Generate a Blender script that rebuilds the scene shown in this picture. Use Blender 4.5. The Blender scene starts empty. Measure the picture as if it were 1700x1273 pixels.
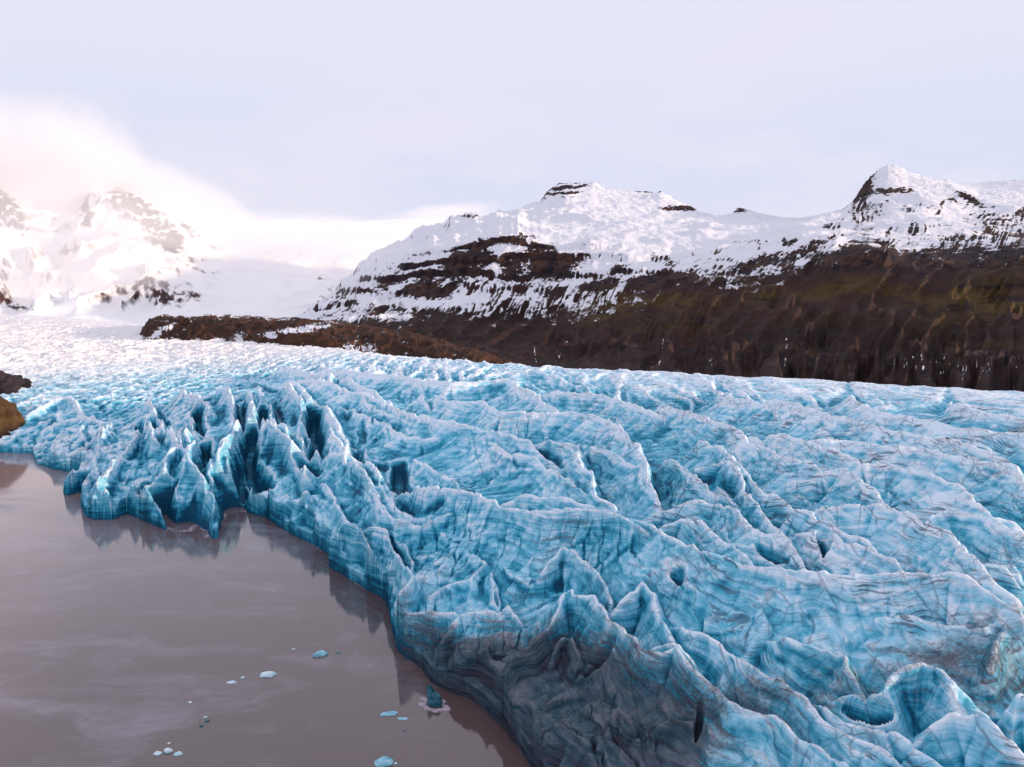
import bpy, math, random
import numpy as np
random.seed(7); rng = np.random.default_rng(7)
R = math.radians

QUAL = 1.0
# ------------------------------------------------------------------ camera
F = 1284.0; CX = 850.0; CY = 636.5; HZ = 490.0; H = 60.0
PITCH = math.atan((CY-HZ)/F)
sc = bpy.context.scene
cam_d = bpy.data.cameras.new('camera'); cam = bpy.data.objects.new('camera', cam_d)
sc.collection.objects.link(cam); sc.camera = cam
cam_d.sensor_width = 36; cam_d.lens = F/1700*36; cam_d.clip_end = 60000; cam_d.clip_start = 1
cam.location = (0, 0, H); cam.rotation_euler = (math.pi/2-PITCH, 0, 0)
cp, sp = math.cos(PITCH), math.sin(PITCH)

def ray(px, py):
    u = (px-CX)/F; v = (CY-py)/F
    return np.array([u, cp+v*sp, -sp+v*cp])
def at_z(px, py, z):
    d = ray(px, py); t = (z-H)/d[2]
    return d[0]*t, d[1]*t
def at_y(px, py, Y):
    d = ray(px, py); t = Y/d[1]
    return np.array([d[0]*t, Y, H+d[2]*t])
def at_r(px, py, Rr):
    d = ray(px, py); t = Rr/math.hypot(d[0], d[1])
    return np.array([d[0]*t, d[1]*t, H+d[2]*t])

# ------------------------------------------------------------------ noise
def _hash(ix, iy, seed):
    h = (ix.astype(np.int64)*374761393 + iy.astype(np.int64)*668265263 + seed*974634777) & 0xffffffff
    h = ((h ^ (h >> 13))*1274126177) & 0xffffffff
    return (h ^ (h >> 16)) & 0xffff
_ANG = np.arange(65536)*(2*math.pi/65536)
_GX = np.cos(_ANG).astype(np.float32); _GY = np.sin(_ANG).astype(np.float32)
def perlin(x, y, seed=0):
    x0 = np.floor(x); y0 = np.floor(y)
    fx = (x-x0).astype(np.float32); fy = (y-y0).astype(np.float32)
    ix = x0.astype(np.int64); iy = y0.astype(np.int64)
    u = fx*fx*fx*(fx*(fx*6-15)+10); v = fy*fy*fy*(fy*(fy*6-15)+10)
    def g(dx, dy):
        h = _hash(ix+dx, iy+dy, seed)
        return _GX[h]*(fx-dx)+_GY[h]*(fy-dy)
    a = g(0, 0); b = g(1, 0); c = g(0, 1); d = g(1, 1)
    return ((a+(b-a)*u)*(1-v)+(c+(d-c)*u)*v)*1.5
def fbm(x, y, octv=5, seed=0, gain=.5, lac=2.03):
    s = 0; a = 1; t = 0
    for k in range(octv):
        s = s+a*perlin(x, y, seed+k*17); t += a
        a *= gain; x = x*lac+3.7; y = y*lac-1.3
    return s/t
def ridged(x, y, octv=4, seed=0, gain=.5, lac=2.1, sharp=1.0):
    s = 0; a = 1; t = 0; w = 1
    for k in range(octv):
        n = 1-np.abs(perlin(x, y, seed+k*31))*1.6
        n = np.clip(n, 0, 1)**(1+sharp)
        s = s+a*n*w; t += a; w = np.clip(n*1.4, 0, 1)
        a *= gain; x = x*lac+5.1; y = y*lac+2.9
    return s/t
def sst(a, b, x):
    t = np.clip((x-a)/(b-a), 0, 1); return t*t*(3-2*t)

def cells(x, y, seed=0):
    """cellular pattern: distance between the two nearest cell points, cell random, offset from the cell point"""
    ix = np.floor(x).astype(np.int64); iy = np.floor(y).astype(np.int64)
    f1 = np.full(x.shape, 9.0, np.float32); f2 = f1.copy(); cid = np.zeros(x.shape, np.int64); ox = np.zeros(x.shape, np.float32); oy = ox.copy()
    for dx in (-1, 0, 1):
        for dy in (-1, 0, 1):
            h = _hash(ix+dx, iy+dy, seed); h2 = _hash(ix+dx, iy+dy, seed+7)
            ex = (ix+dx+.15+.7*h/65536.0-x).astype(np.float32); ey = (iy+dy+.15+.7*h2/65536.0-y).astype(np.float32)
            d = np.sqrt(ex*ex+ey*ey); m = d < f1
            f2 = np.where(m, f1, np.minimum(f2, d))
            ox = np.where(m, -ex, ox); oy = np.where(m, -ey, oy); cid = np.where(m, h ^ (h2 << 3), cid); f1 = np.where(m, d, f1)
    r1 = ((cid*2654435761) >> 7 & 0xffff)/65536.0-.5; r2 = ((cid*40503*97) >> 5 & 0xffff)/65536.0-.5; r3 = ((cid*69069*31) >> 6 & 0xffff)/65536.0-.5
    return f2-f1, r1, r2*ox+r3*oy
# ------------------------------------------------------------------ materials
def new_mat(name):
    m = bpy.data.materials.new(name); m.use_nodes = True
    nt = m.node_tree; nt.nodes.clear()
    out = nt.nodes.new('ShaderNodeOutputMaterial')
    return m, nt, out
class NB:
    """small helper to write node graphs as expressions"""
    def __init__(s, nt): s.nt = nt
    def n(s, t, **k):
        nd = s.nt.nodes.new(t)
        for a, b in k.items(): setattr(nd, a, b)
        return nd
    def L(s, a, b): s.nt.links.new(a, b)
    def put(s, sock, v):
        if hasattr(v, 'links'): s.L(v, sock)
        else: sock.default_value = v
    def math(s, op, a, b=0.0, c=0.0, clamp=False):
        nd = s.n('ShaderNodeMath', operation=op, use_clamp=clamp)
        s.put(nd.inputs[0], a); s.put(nd.inputs[1], b); s.put(nd.inputs[2], c)
        return nd.outputs[0]
    def mix(s, f, a, b, mode='MIX'):
        nd = s.n('ShaderNodeMix', data_type='RGBA', blend_type=mode)
        s.put(nd.inputs[0], f); s.put(nd.inputs[6], a); s.put(nd.inputs[7], b)
        return nd.outputs[2]
    def ramp(s, f, pts, interp='LINEAR'):
        nd = s.n('ShaderNodeValToRGB'); cr = nd.color_ramp; cr.interpolation = interp
        while len(cr.elements) < len(pts): cr.elements.new(.5)
        for e, (p, c) in zip(cr.elements, pts):
            e.position = p; e.color = (c[0], c[1], c[2], 1) if hasattr(c, '__len__') else (c, c, c, 1)
        s.put(nd.inputs[0], f); return nd.outputs[0]
    def mr(s, f, a, b, c=0.0, d=1.0, smooth=True):
        nd = s.n('ShaderNodeMapRange', interpolation_type='SMOOTHSTEP' if smooth else 'LINEAR')
        s.put(nd.inputs[0], f)
        for k, v in zip((1, 2, 3, 4), (a, b, c, d)): s.put(nd.inputs[k], v)
        return nd.outputs[0]
    def noise(s, vec, scale, detail=4, rough=.55, dist=0.0, out=0):
        nd = s.n('ShaderNodeTexNoise'); s.put(nd.inputs['Vector'], vec)
        nd.inputs['Scale'].default_value = scale; nd.inputs['Detail'].default_value = detail
        nd.inputs['Roughness'].default_value = rough; nd.inputs['Distortion'].default_value = dist
        return nd.outputs[out]
    def vor(s, vec, scale, feature='DISTANCE_TO_EDGE'):
        nd = s.n('ShaderNodeTexVoronoi', feature=feature); s.put(nd.inputs['Vector'], vec)
        nd.inputs['Scale'].default_value = scale
        return nd.outputs[0]
    def mapv(s, vec, scale=(1, 1, 1), rot=(0, 0, 0), loc=(0, 0, 0)):
        nd = s.n('ShaderNodeMapping'); s.put(nd.inputs[0], vec)
        nd.inputs['Scale'].default_value = scale; nd.inputs['Rotation'].default_value = rot
        nd.inputs['Location'].default_value = loc
        return nd.outputs[0]
    def addv(s, a, b, k=1.0):
        nd = s.n('ShaderNodeVectorMath', operation='MULTIPLY_ADD')
        s.put(nd.inputs[0], b); nd.inputs[1].default_value = (k, k, k); s.put(nd.inputs[2], a)
        return nd.outputs[0]
    def attr(s, name):
        nd = s.n('ShaderNodeAttribute', attribute_name=name); return nd.outputs['Fac']
    def sep(s, v):
        nd = s.n('ShaderNodeSeparateXYZ'); s.put(nd.inputs[0], v); return nd.outputs
    def bump(s, h, strength=.5, dist=1.0, normal=None):
        nd = s.n('ShaderNodeBump'); s.put(nd.inputs['Height'], h)
        nd.inputs['Strength'].default_value = strength; nd.inputs['Distance'].default_value = dist
        if normal is not None: s.L(normal, nd.inputs['Normal'])
        return nd.outputs[0]
    def bsdf(s, out, col, rough=.6, normal=None, spec=.5, ior=1.45):
        b = s.n('ShaderNodeBsdfPrincipled'); s.put(b.inputs['Base Color'], col)
        s.put(b.inputs['Roughness'], rough); b.inputs['Specular IOR Level'].default_value = spec
        b.inputs['IOR'].default_value = ior
        if normal is not None: s.L(normal, b.inputs['Normal'])
        s.L(b.outputs[0], out.inputs[0]); return b

def C3(r, g, b): return (r, g, b, 1)

def ice_material():
    m, nt, out = new_mat('glacier_ice'); s = NB(nt)
    geo = s.n('ShaderNodeNewGeometry'); P = geo.outputs['Position']; N = geo.outputs['Normal']
    x, y, z = s.sep(P)[:3]
    nz = s.sep(N)[2]
    white = s.attr('crust_light'); dirt = s.attr('dirt'); crack = s.attr('crack'); age = s.attr('far')
    warp = s.noise(P, .06, 3, .5, 0, 1)
    Pw = s.addv(P, warp, 5.0)
    Pw = s.addv(Pw, s.noise(P, .016, 2, .5, 0, 1), 20.0)
    # foliation: thin tilted layers of clearer and whiter ice
    Pl = s.mapv(Pw, (.032, .045, .80), (R(9), R(-12), R(20)))
    fol = s.noise(Pl, 1.0, 8, .72)
    fol2 = s.noise(s.mapv(Pw, (.16, .2, 2.6), (R(14), R(-9), R(20))), 1.0, 4, .6)
    big = s.noise(P, .05, 5, .65)
    med = s.noise(P, .35, 5, .65)
    # how blue: steep clear faces blue, weathered flat tops white
    flat = s.mr(nz, .25, .93)
    v = s.math('MULTIPLY', flat, .22)
    v = s.math('MULTIPLY_ADD', fol, .75, v)
    v = s.math('MULTIPLY_ADD', big, .45, v)
    v = s.math('MULTIPLY_ADD', med, .42, v)
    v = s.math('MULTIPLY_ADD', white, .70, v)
    stri = s.noise(s.mapv(Pw, (.07, .20, 2.2), (R(16), R(14), R(-30))), 1.0, 8, .70)
    v = s.math('MULTIPLY_ADD', stri, .45, v)
    v = s.math('MULTIPLY_ADD', s.math('SUBTRACT', v, 1.35), 1.8, .42)
    col = s.ramp(v, [(0.0, (.002, .075, .150)), (.17, (.006, .175, .30)), (.34, (.030, .315, .48)),
                     (.50, (.12, .46, .64)), (.72, (.34, .64, .81)), (1.0, (.74, .83, .93))])
    # far up the glacier the surface is snowy, grey-white
    snow = s.mr(s.math('MULTIPLY_ADD', med, .5, s.math('MULTIPLY_ADD', flat, .25, age)), .55, 1.15)
    col = s.mix(snow, col, C3(.86, .83, .85))
    # thin dirty foliation lines
    d1 = s.mr(fol2, .46, .40); d1m = s.mr(s.noise(P, .09, 3), .42, .62)
    lines = s.math('MULTIPLY', s.math('MULTIPLY', d1, d1m), s.math('MULTIPLY_ADD', crack, .66, .10))
    col = s.mix(lines, col, C3(.055, .09, .15))
    # cracks: healed crevasses, dark with dirt
    wv = s.noise(P, .10, 3, .5, 0, 1); Pc = s.addv(P, wv, 4.5)
    Pd = s.mapv(Pc, (.24, 1.1, .8), (0, 0, R(-24))); Pc = s.mapv(Pc, (1, .24, .55), (0, R(12), R(24)))
    e1 = s.vor(Pc, .24); e2 = s.vor(Pd, .46); e3 = s.vor(Pc, .95)
    brk = s.mr(s.noise(P, .11, 4, .65), .36, .60)
    brk2 = s.mr(s.noise(s.addv(P, P, .37), .09, 4, .65), .42, .60)
    c1 = s.math('MULTIPLY', s.mr(e1, .040, .0), brk)
    c2 = s.math('MULTIPLY', s.mr(e2, .050, .0), brk2)
    c3 = s.math('MULTIPLY', s.mr(e3, .05, .005), s.math('MULTIPLY', brk, brk2))
    cr = s.math('MAXIMUM', c1, s.math('MAXIMUM', s.math('MULTIPLY', c2, .85), s.math('MULTIPLY', c3, .6)))
    cr = s.math('MULTIPLY', cr, crack, clamp=True)
    col = s.mix(s.math('MULTIPLY', cr, .52), col, C3(.022, .045, .095))
    # dirt blotches, plus the shade of the shoreline undercut
    dn = s.math('MULTIPLY_ADD', s.noise(Pl, 1.6, 5, .7), .9, s.math('MULTIPLY', big, .5))
    dd = s.math('ADD', dn, s.math('MULTIPLY', dirt, 1.1))
    grit = s.noise(P, 2.2, 5, .75)
    dd = s.math('MULTIPLY_ADD', s.math('SUBTRACT', grit, .5), .9, dd)
    dd = s.mr(s.math('MULTIPLY_ADD', s.math('SUBTRACT', stri, .5), 1.6, dd), 1.0, 1.72)
    dcol = s.mix(s.mr(stri, .35, .65), C3(.008, .009, .016), C3(.072, .056, .074))
    col = s.mix(s.math('MULTIPLY', dd, .86), col, dcol)
    hgt = s.math('MULTIPLY_ADD', fol, 1.1, s.math('MULTIPLY', s.noise(P, .9, 8, .66), .32))
    hgt = s.math('MULTIPLY_ADD', fol2, .25, hgt)
    hgt = s.math('MULTIPLY_ADD', cr, -.5, hgt)
    hgt = s.math('MULTIPLY_ADD', stri, .9, hgt)
    hgt = s.math('MULTIPLY', hgt, s.math('MULTIPLY_ADD', snow, -.75, 1.0))
    nrm = s.bump(hgt, .5, .75)
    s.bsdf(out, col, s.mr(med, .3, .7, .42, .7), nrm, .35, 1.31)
    return m

def rock_snow_material(name, low=(.040, .017, .015), moss=(.080, .046, .012), rock=(.035, .022, .026), snowc=(.76, .76, .83), scale=1.0, soft=.10):
    m, nt, out = new_mat(name); s = NB(nt)
    geo = s.n('ShaderNodeNewGeometry'); P = geo.outputs['Position']; N = geo.outputs['Normal']
    nz = s.sep(N)[2]; z = s.sep(P)[2]
    snow = s.attr('snow'); mossa = s.attr('moss'); cliff = s.attr('cliff'); ledge = s.attr('ledge')
    n1 = s.noise(P, .012*scale, 6, .65); n2 = s.noise(P, .06*scale, 6, .72); n3 = s.noise(P, .004*scale, 3, .5)
    strat = s.noise(s.mapv(s.addv(P, s.noise(P, .01*scale, 3, .5, 0, 1), 30/scale), (.004*scale, .004*scale, .09*scale)), 1.0, 5, .7)
    streak = s.attr('streak')
    base = s.mix(s.mr(n1, .35, .65), C3(*low), C3(*[c*.45 for c in low]))
    base = s.mix(s.math('MULTIPLY', mossa, s.mr(n1, .40, .60)), base, C3(*moss))
    base = s.mix(s.mr(strat, .52, .62), base, C3(*[c*.45 for c in rock]))
    base = s.mix(s.math('MULTIPLY', streak, .6), base, C3(.075, .048, .042))
    rockc = s.mix(s.mr(strat, .40, .62), C3(*rock), C3(.070, .034, .022))
    rockc = s.mix(s.mr(n2, .45, .6), rockc, C3(.012, .009, .014))
    base = s.mix(cliff, base, rockc)
    v = s.math('MULTIPLY_ADD', s.math('SUBTRACT', n2, .5), 1.25, snow)
    v = s.math('MULTIPLY_ADD', s.math('SUBTRACT', n1, .5), .55, v)
    v = s.math('MULTIPLY_ADD', s.math('SUBTRACT', strat, .5), .60, v)
    v = s.math('MULTIPLY_ADD', s.mr(nz, .42, .90, -.52, .12), 1.0, v)
    f = s.mr(v, .5-soft, .5+soft)
    col = s.mix(f, base, C3(*snowc))
    h = s.math('MULTIPLY_ADD', strat, .6, n2)
    nrm = s.bump(h, .55, 6.0/scale)
    s.bsdf(out, col, s.mr(f, 0, 1, .9, .55), nrm, .2)
    return m

def water_material():
    m, nt, out = new_mat('silty_water'); s = NB(nt)
    P = s.n('ShaderNodeNewGeometry').outputs['Position']
    w = s.addv(P, s.noise(P, .03, 3, .5, 0, 1), 5)
    st = s.noise(s.mapv(w, (.009, .060, 1), (0, 0, R(-24))), 1.0, 8, .66)
    st2 = s.noise(s.mapv(w, (.04, .12, 1), (0, 0, R(-10))), 1.0, 6, .7)
    big = s.noise(P, .012, 3, .5)
    scum = s.math('MULTIPLY', s.mr(st, .46, .66), s.mr(st2, .30, .62))
    col = s.mix(big, C3(.094, .061, .060), C3(.114, .078, .078))
    xw, yw = s.sep(w)[:2]
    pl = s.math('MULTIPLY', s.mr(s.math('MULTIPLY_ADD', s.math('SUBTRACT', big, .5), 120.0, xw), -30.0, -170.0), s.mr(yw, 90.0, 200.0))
    col = s.mix(pl, col, C3(.30, .21, .21))  # paler far-left water: bright cloud reflection painted into the body colour, partly silt
    col = s.mix(s.math('MULTIPLY', scum, .70), col, C3(.24, .215, .27))
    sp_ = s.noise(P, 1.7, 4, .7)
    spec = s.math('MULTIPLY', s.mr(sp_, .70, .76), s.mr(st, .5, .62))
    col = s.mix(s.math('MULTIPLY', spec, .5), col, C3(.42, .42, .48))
    h = s.noise(s.mapv(P, (.35, .9, 1), (0, 0, R(-15))), 1.0, 4, .6)
    nrm = s.bump(h, .05, .18)
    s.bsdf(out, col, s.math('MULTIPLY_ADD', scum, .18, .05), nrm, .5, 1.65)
    return m

# ------------------------------------------------------------------ mesh from grid
def grid_mesh(name, X, Y, Z, mat, attrs, keep=None, kind='structure', smooth=True):
    n, k = X.shape
    co = np.stack([X, Y, Z], -1).reshape(-1, 3).astype(np.float32)
    idx = np.arange(n*k, dtype=np.int32).reshape(n, k)
    q = np.stack([idx[:-1, :-1], idx[:-1, 1:], idx[1:, 1:], idx[1:, :-1]], -1).reshape(-1, 4)
    if keep is not None:
        kk = (keep[:-1, :-1] | keep[:-1, 1:] | keep[1:, 1:] | keep[1:, :-1]).reshape(-1)
        q = q[kk]
        used = np.zeros(n*k, bool); used[q.ravel()] = True
        remap = np.cumsum(used)-1
        q = remap[q].astype(np.int32); co = co[used]
    else: used = slice(None)
    me = bpy.data.meshes.new(name)
    me.vertices.add(len(co)); me.vertices.foreach_set('co', co.ravel())
    me.loops.add(q.size); me.loops.foreach_set('vertex_index', q.ravel())
    me.polygons.add(len(q)); me.polygons.foreach_set('loop_start', np.arange(0, q.size, 4, dtype=np.int32))
    me.update(calc_edges=True)
    me.polygons.foreach_set('use_smooth', np.full(len(q), smooth))
    for an, av in attrs.items():
        a = me.attributes.new(an, 'FLOAT', 'POINT')
        a.data.foreach_set('value', np.ascontiguousarray(np.broadcast_to(av, X.shape).reshape(-1)[used], dtype=np.float32))
    me.materials.append(mat)
    o = bpy.data.objects.new(name, me); sc.collection.objects.link(o)
    if kind: o['kind'] = kind
    return o

# ------------------------------------------------------------------ shoreline
SH = [(-700, 700), (-330, 735), (0, 751), (30, 752), (53, 753), (64, 771), (90, 778), (117, 784), (143, 790), (139, 806), (119, 818), (113, 812), (104, 816),
      (112, 823), (140, 815), (139, 832), (134, 842), (142, 856), (152, 862), (186, 863), (212, 852), (236, 864), (265, 876), (292, 884), (318, 882),
      (330, 872), (338, 893), (361, 894), (368, 868), (380, 852), (404, 850), (440, 858), (463, 874), (480, 884), (495, 893), (520, 905), (548, 922), (546, 941), (570, 957), (600, 975),
      (634, 990), (645, 1012), (652, 1049), (656, 1070), (674, 1092), (700, 1108), (716, 1130), (748, 1148), (780, 1160), (808, 1180), (828, 1200), (843, 1217), (862, 1242),
      (882, 1274), (905, 1310), (960, 1400), (1010, 1480), (1150, 1750), (1500, 2300)]
shore = np.array([at_z(a, b, 0.0) for a, b in SH])
far_close = np.array([[600, 40], [900, 900], [500, 2600], [-1600, 2600], [-1500, 400]])
poly = np.vstack([shore, far_close])
def poly_sd(X, Y, pl, nopen):
    """signed distance (positive inside) to the open shoreline, inside test by full polygon"""
    d2 = np.full(X.shape, 1e12, np.float32)
    for i in range(nopen-1):
        a = pl[i]; b = pl[i+1]; ab = b-a; L2 = (ab**2).sum()
        t = np.clip(((X-a[0])*ab[0]+(Y-a[1])*ab[1])/L2, 0, 1)
        d2 = np.minimum(d2, (X-a[0]-t*ab[0])**2+(Y-a[1]-t*ab[1])**2)
    ins = np.zeros(X.shape, bool); m = len(pl)
    for i in range(m):
        a = pl[i]; b = pl[(i+1) % m]
        if a[1] == b[1]: continue
        c = ((a[1] > Y) != (b[1] > Y)) & (X < (b[0]-a[0])*(Y-a[1])/(b[1]-a[1])+a[0])
        ins ^= c
    d = np.sqrt(d2); return np.where(ins, d, -d)

# coarse table of inland distance, for base height lookups
def base_height(X, Y, D):
    b = 4.0+17.5*(1-np.exp(-np.maximum(D, 0)/34.0))
    b = b + 7*sst(330, 900, Y)+1.5*sst(0, 120, X)
    # right and far lateral edge: line from (0,408) to (190,290), going on both ways
    e = edge_d(X, Y)
    b = b - 24*sst(0, 80, e)-40*sst(60, 200, e)
    return b
def edge_d(X, Y):
    # distance beyond the lateral edge of the tongue (positive outside)
    Pts = [at_z(830, 598, 24), at_z(1000, 606, 24.5), at_z(1300, 623, 24.5), at_z(1700, 645, 24.5)]
    a = np.array(Pts[0]); b = np.array(Pts[3]); t = (b-a)/np.hypot(*(b-a)); n = np.array([-t[1], t[0]])
    if n[1] < 0: n = -n
    d1 = (X-a[0])*n[0]+(Y-a[1])*n[1]
    # the far part keeps away from the right mountain: second line
    a2 = np.array(at_z(620, 583, 25.0)); t2 = a-a2; t2 /= np.hypot(*t2); n2 = np.array([-t2[1], t2[0]])
    if n2[1] < 0: n2 = -n2
    d2 = (X-a2[0])*n2[0]+(Y-a2[1])*n2[1]
    d3 = (X+78)*.74+(Y-480)*.67
    return np.minimum(d1, np.minimum(d2, d3))

def sd_point(x, y): return float(poly_sd(np.array([[x]]), np.array([[y]]), poly, len(shore))[0, 0])
def lift(px, py, dz):
    """find the ground point seen at a photo position, dz above the mean ice level"""
    z = 12.0
    for _ in range(14):
        x, y = at_z(px, py, min(z, 50))
        zz = float(base_height(np.array([x]), np.array([y]), np.array([sd_point(x, y)]))[0])+dz
        z = z*.5+.5*zz
    x, y = at_z(px, py, min(z, 50))
    return x, y, z

ZO = {4: (0, 500), 5: (500, 600), 6: (1100, 600), 7: (0, 823), 8: (550, 823), 9: (1100, 823), 0: (0, 0)}
def zz(k, pts):
    if k == 0: return pts
    if k == 'a': return [(p[0]/4.991, 560+p[1]/4.991)+tuple(p[2:]) for p in pts]
    if k == 'b': return [(340+p[0]/4.991, 560+p[1]/4.991)+tuple(p[2:]) for p in pts]
    if k == 'c': return [(120+p[0]/4.991, 680+p[1]/4.991)+tuple(p[2:]) for p in pts]
    if k == 'd': return [(640+p[0]/4.991, 950+p[1]/4.991)+tuple(p[2:]) for p in pts]
    ox, oy = ZO[k]
    return [(ox+p[0]/2.828, oy+p[1]/2.828)+tuple(p[2:]) for p in pts]

# every crest: (zoom, [(x, y)...], crest height over mean, slope on left of travel, slope on right, relief)
RD = []
def r(k, pts, dz=3.0, sl=1.3, sr=.65, A=9.0):
    if k in ('c', 8): dz -= 2.0
    m = k in (5, 6, 9)
    if m: dz += .8
    else: sl *= .85; sr *= .85
    RD.append((zz(k, pts), dz, sl*(1.4 if m else 1.25)+(.2 if m else .2), sr*(1.2 if m else 1.3)+(.15 if m else .25), A*(1.15 if m else 1)))
CT = []
def cut(k, pts, dz=-8.0, s=3.0, w=.6): CT.append((zz(k, pts), dz*(.34 if k in (5, 6, 9) else .6 if k == 8 else 1), s*(1.9 if k in (5, 6, 8, 9) else 1), w*(.3 if k in (5, 6, 8, 9) else 1)))

# long crests of the middle and right
r(5, [(120,20),(300,50),(430,60),(560,80),(700,95),(830,90),(960,85),(1040,120),(1110,165),(1200,205)])
r(5, [(0,60),(120,90),(230,140),(330,150),(480,230),(620,265),(760,290),(900,330),(1060,360),(1200,380),(1290,430),(1350,520),(1400,600),(1480,650)], 3.5)
r(5, [(560,130),(700,180),(850,190),(940,230),(1100,230),(1260,230),(1400,265),(1500,290),(1560,350),(1600,450),(1640,560),(1690,650)], 3.5, 2.2, .6, 12)
r(5, [(1110,130),(1250,140),(1400,150),(1560,200),(1697,230)])
r(5, [(730,310),(860,350),(960,420),(1100,450),(1170,500),(1250,550),(1350,620),(1440,650),(1550,720)], 2)
r(5, [(330,560),(480,580),(600,590),(700,585),(800,610),(880,645),(940,690),(1100,690),(1300,690),(1400,700),(1480,715),(1560,750),(1640,800),(1697,850)], 4, 1.2, .8, 12)
r(5, [(1060,365),(1160,370),(1260,380),(1380,410),(1470,430),(1560,500),(1620,600),(1660,650)], 2, 2, .8)
r(5, [(920,650),(1100,620),(1300,650),(1360,670),(1440,700)], 1.5)
r(5, [(180,190),(330,260),(440,330),(560,360),(700,330)], 1)
r(5, [(440,440),(560,470),(680,540),(760,580)], .5)
r(5, [(250,430),(290,510),(330,580),(360,650),(400,700),(470,745),(560,760),(660,720),(760,650)], 2.0, 1.6, 1.0, 8)
r(5, [(0,470),(120,430),(210,430),(280,480),(300,540),(340,620),(380,690),(440,740)], 2.5, 1.5, .9)
r(5, [(60,190),(110,250),(150,330),(200,400),(225,440)], 2)
r(6, [(0,190),(80,215),(140,235),(250,280),(330,300),(420,370),(520,430),(620,450),(700,470),(760,500),(870,500),(930,560),(1000,600),(1060,675)], 3)
r(6, [(330,330),(500,330),(600,350),(700,380),(860,440),(940,480),(1100,480),(1250,520),(1370,580),(1500,660),(1600,720),(1697,750)], 3)
r(6, [(170,350),(270,390),(330,450),(370,500),(420,550),(480,600),(560,640),(640,690),(720,700),(760,740),(840,790),(960,870),(1060,920),(1200,980)], 3, 1.8, .8)
r(6, [(170,470),(300,460),(340,500),(370,560),(400,620),(470,700),(540,750),(600,780)], 3, 2.2, 1.2, 10)
r(6, [(0,430),(80,470),(140,530),(220,600),(330,640),(380,680)], 2, 2.0, 1.0)
r(6, [(0,655),(130,660),(260,670),(330,690),(400,740),(480,790),(560,820),(620,880),(670,930)], 3, 1.8, .6)
r(6, [(0,750),(120,735),(200,770),(280,820),(340,880),(430,945)], 2.5, 1.8, .6)
r(6, [(-250,690),(-100,740),(0,800),(80,840),(200,880),(300,910),(400,950),(520,965),(640,985),(760,985),(900,1000),(1060,990),(1200,985),(1350,990),(1460,1010),(1560,1040),(1650,1080),(1700,1100)], 4, 1.4, .55, 14)
r(6, [(640,760),(700,780),(760,810),(840,860),(950,880),(1050,930),(1190,975)], 3, 2.0, .7)
r(6, [(600,780),(700,830),(770,900),(860,930),(1000,965)], 1.5)
r(6, [(660,680),(860,670),(960,665),(1090,690),(1200,740),(1300,790),(1400,860),(1480,930),(1560,980),(1697,1050)], 3.5, 1.6, .6, 11)
r(6, [(1200,740),(1350,700),(1500,720),(1697,740)], 1.5)
r(6, [(820,120),(900,170),(1000,220),(1150,240),(1300,270),(1420,290),(1560,300),(1697,310)], 3)
r(6, [(500,160),(640,200),(800,250),(950,290),(1100,320),(1240,350),(1370,370),(1500,400),(1600,430),(1697,450)], 3)
r(6, [(480,340),(640,370),(860,360),(1000,390),(1200,400),(1300,430),(1450,450),(1600,470),(1697,540)], 2.5)
r(6, [(0,100),(150,110),(300,150),(500,180)], 2)
r(6, [(1000,150),(1200,170),(1400,200),(1697,240)], 2.5)
r(6, [(1480,930),(1600,960),(1697,990)], 1.5)
# foreground, lower right
r(9, [(0,560),(80,590),(160,640),(280,690),(360,780),(450,840),(560,890),(640,950),(720,1010),(860,1090),(1000,1170),(1120,1240),(1300,1330)], 2.5, 1.5, .9, 8)
r(9, [(-140,720),(0,690),(80,700),(130,770),(190,870),(260,930),(340,1000),(450,1040),(560,1080),(640,1140),(760,1190),(870,1230),(1000,1300)], 3, 1.3, .8, 9)
r(9, [(180,730),(260,800),(330,850),(380,910),(480,960)], .5, 1.2, 1.0, 5)
r(9, [(620,940),(740,980),(850,1060),(960,1080),(1060,1090),(1130,1150),(1240,1200),(1320,1270),(1500,1400)], 1.5, 1.4, .9, 6)
r(9, [(850,860),(960,900),(1040,890),(1090,820),(1200,785),(1300,800),(1370,850),(1410,940)], 3.0, 1.0, 1.3, 8)
r(9, [(500,620),(640,700),(840,740),(860,830),(960,880)], 2.0, .9, 1.2, 6)
r(9, [(1150,1080),(1330,1010),(1480,1005),(1560,1080),(1660,1160),(1760,1220)], 2.5, 1.0, .9, 7)
r(9, [(1600,960),(1700,930),(1800,980)], 2.5, 1.4, 1.2, 6)
r(9, [(1480,790),(1530,700),(1600,640),(1697,620)], .5, .8, .8, 5)
r(9, [(1040,520),(1120,560),(1300,600),(1480,610),(1697,560)], 1.0, .9, .5, 5)
r(9, [(-60,560),(0,600),(40,650),(40,700)], 2.5, 1.4, 1.4, 7)
r(9, [(150,1180),(300,1180),(420,1240),(560,1330)], .5, 1.2, 1.2, 5)
r(9, [(440,330),(445,500),(480,610),(380,740)], .3, .35, .35, 3)
r(9, [(700,360),(760,520),(820,700)], .8, .4, .4, 3)
r(9, [(1000,400),(1090,520),(1060,640)], .6, .4, .4, 3)
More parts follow.
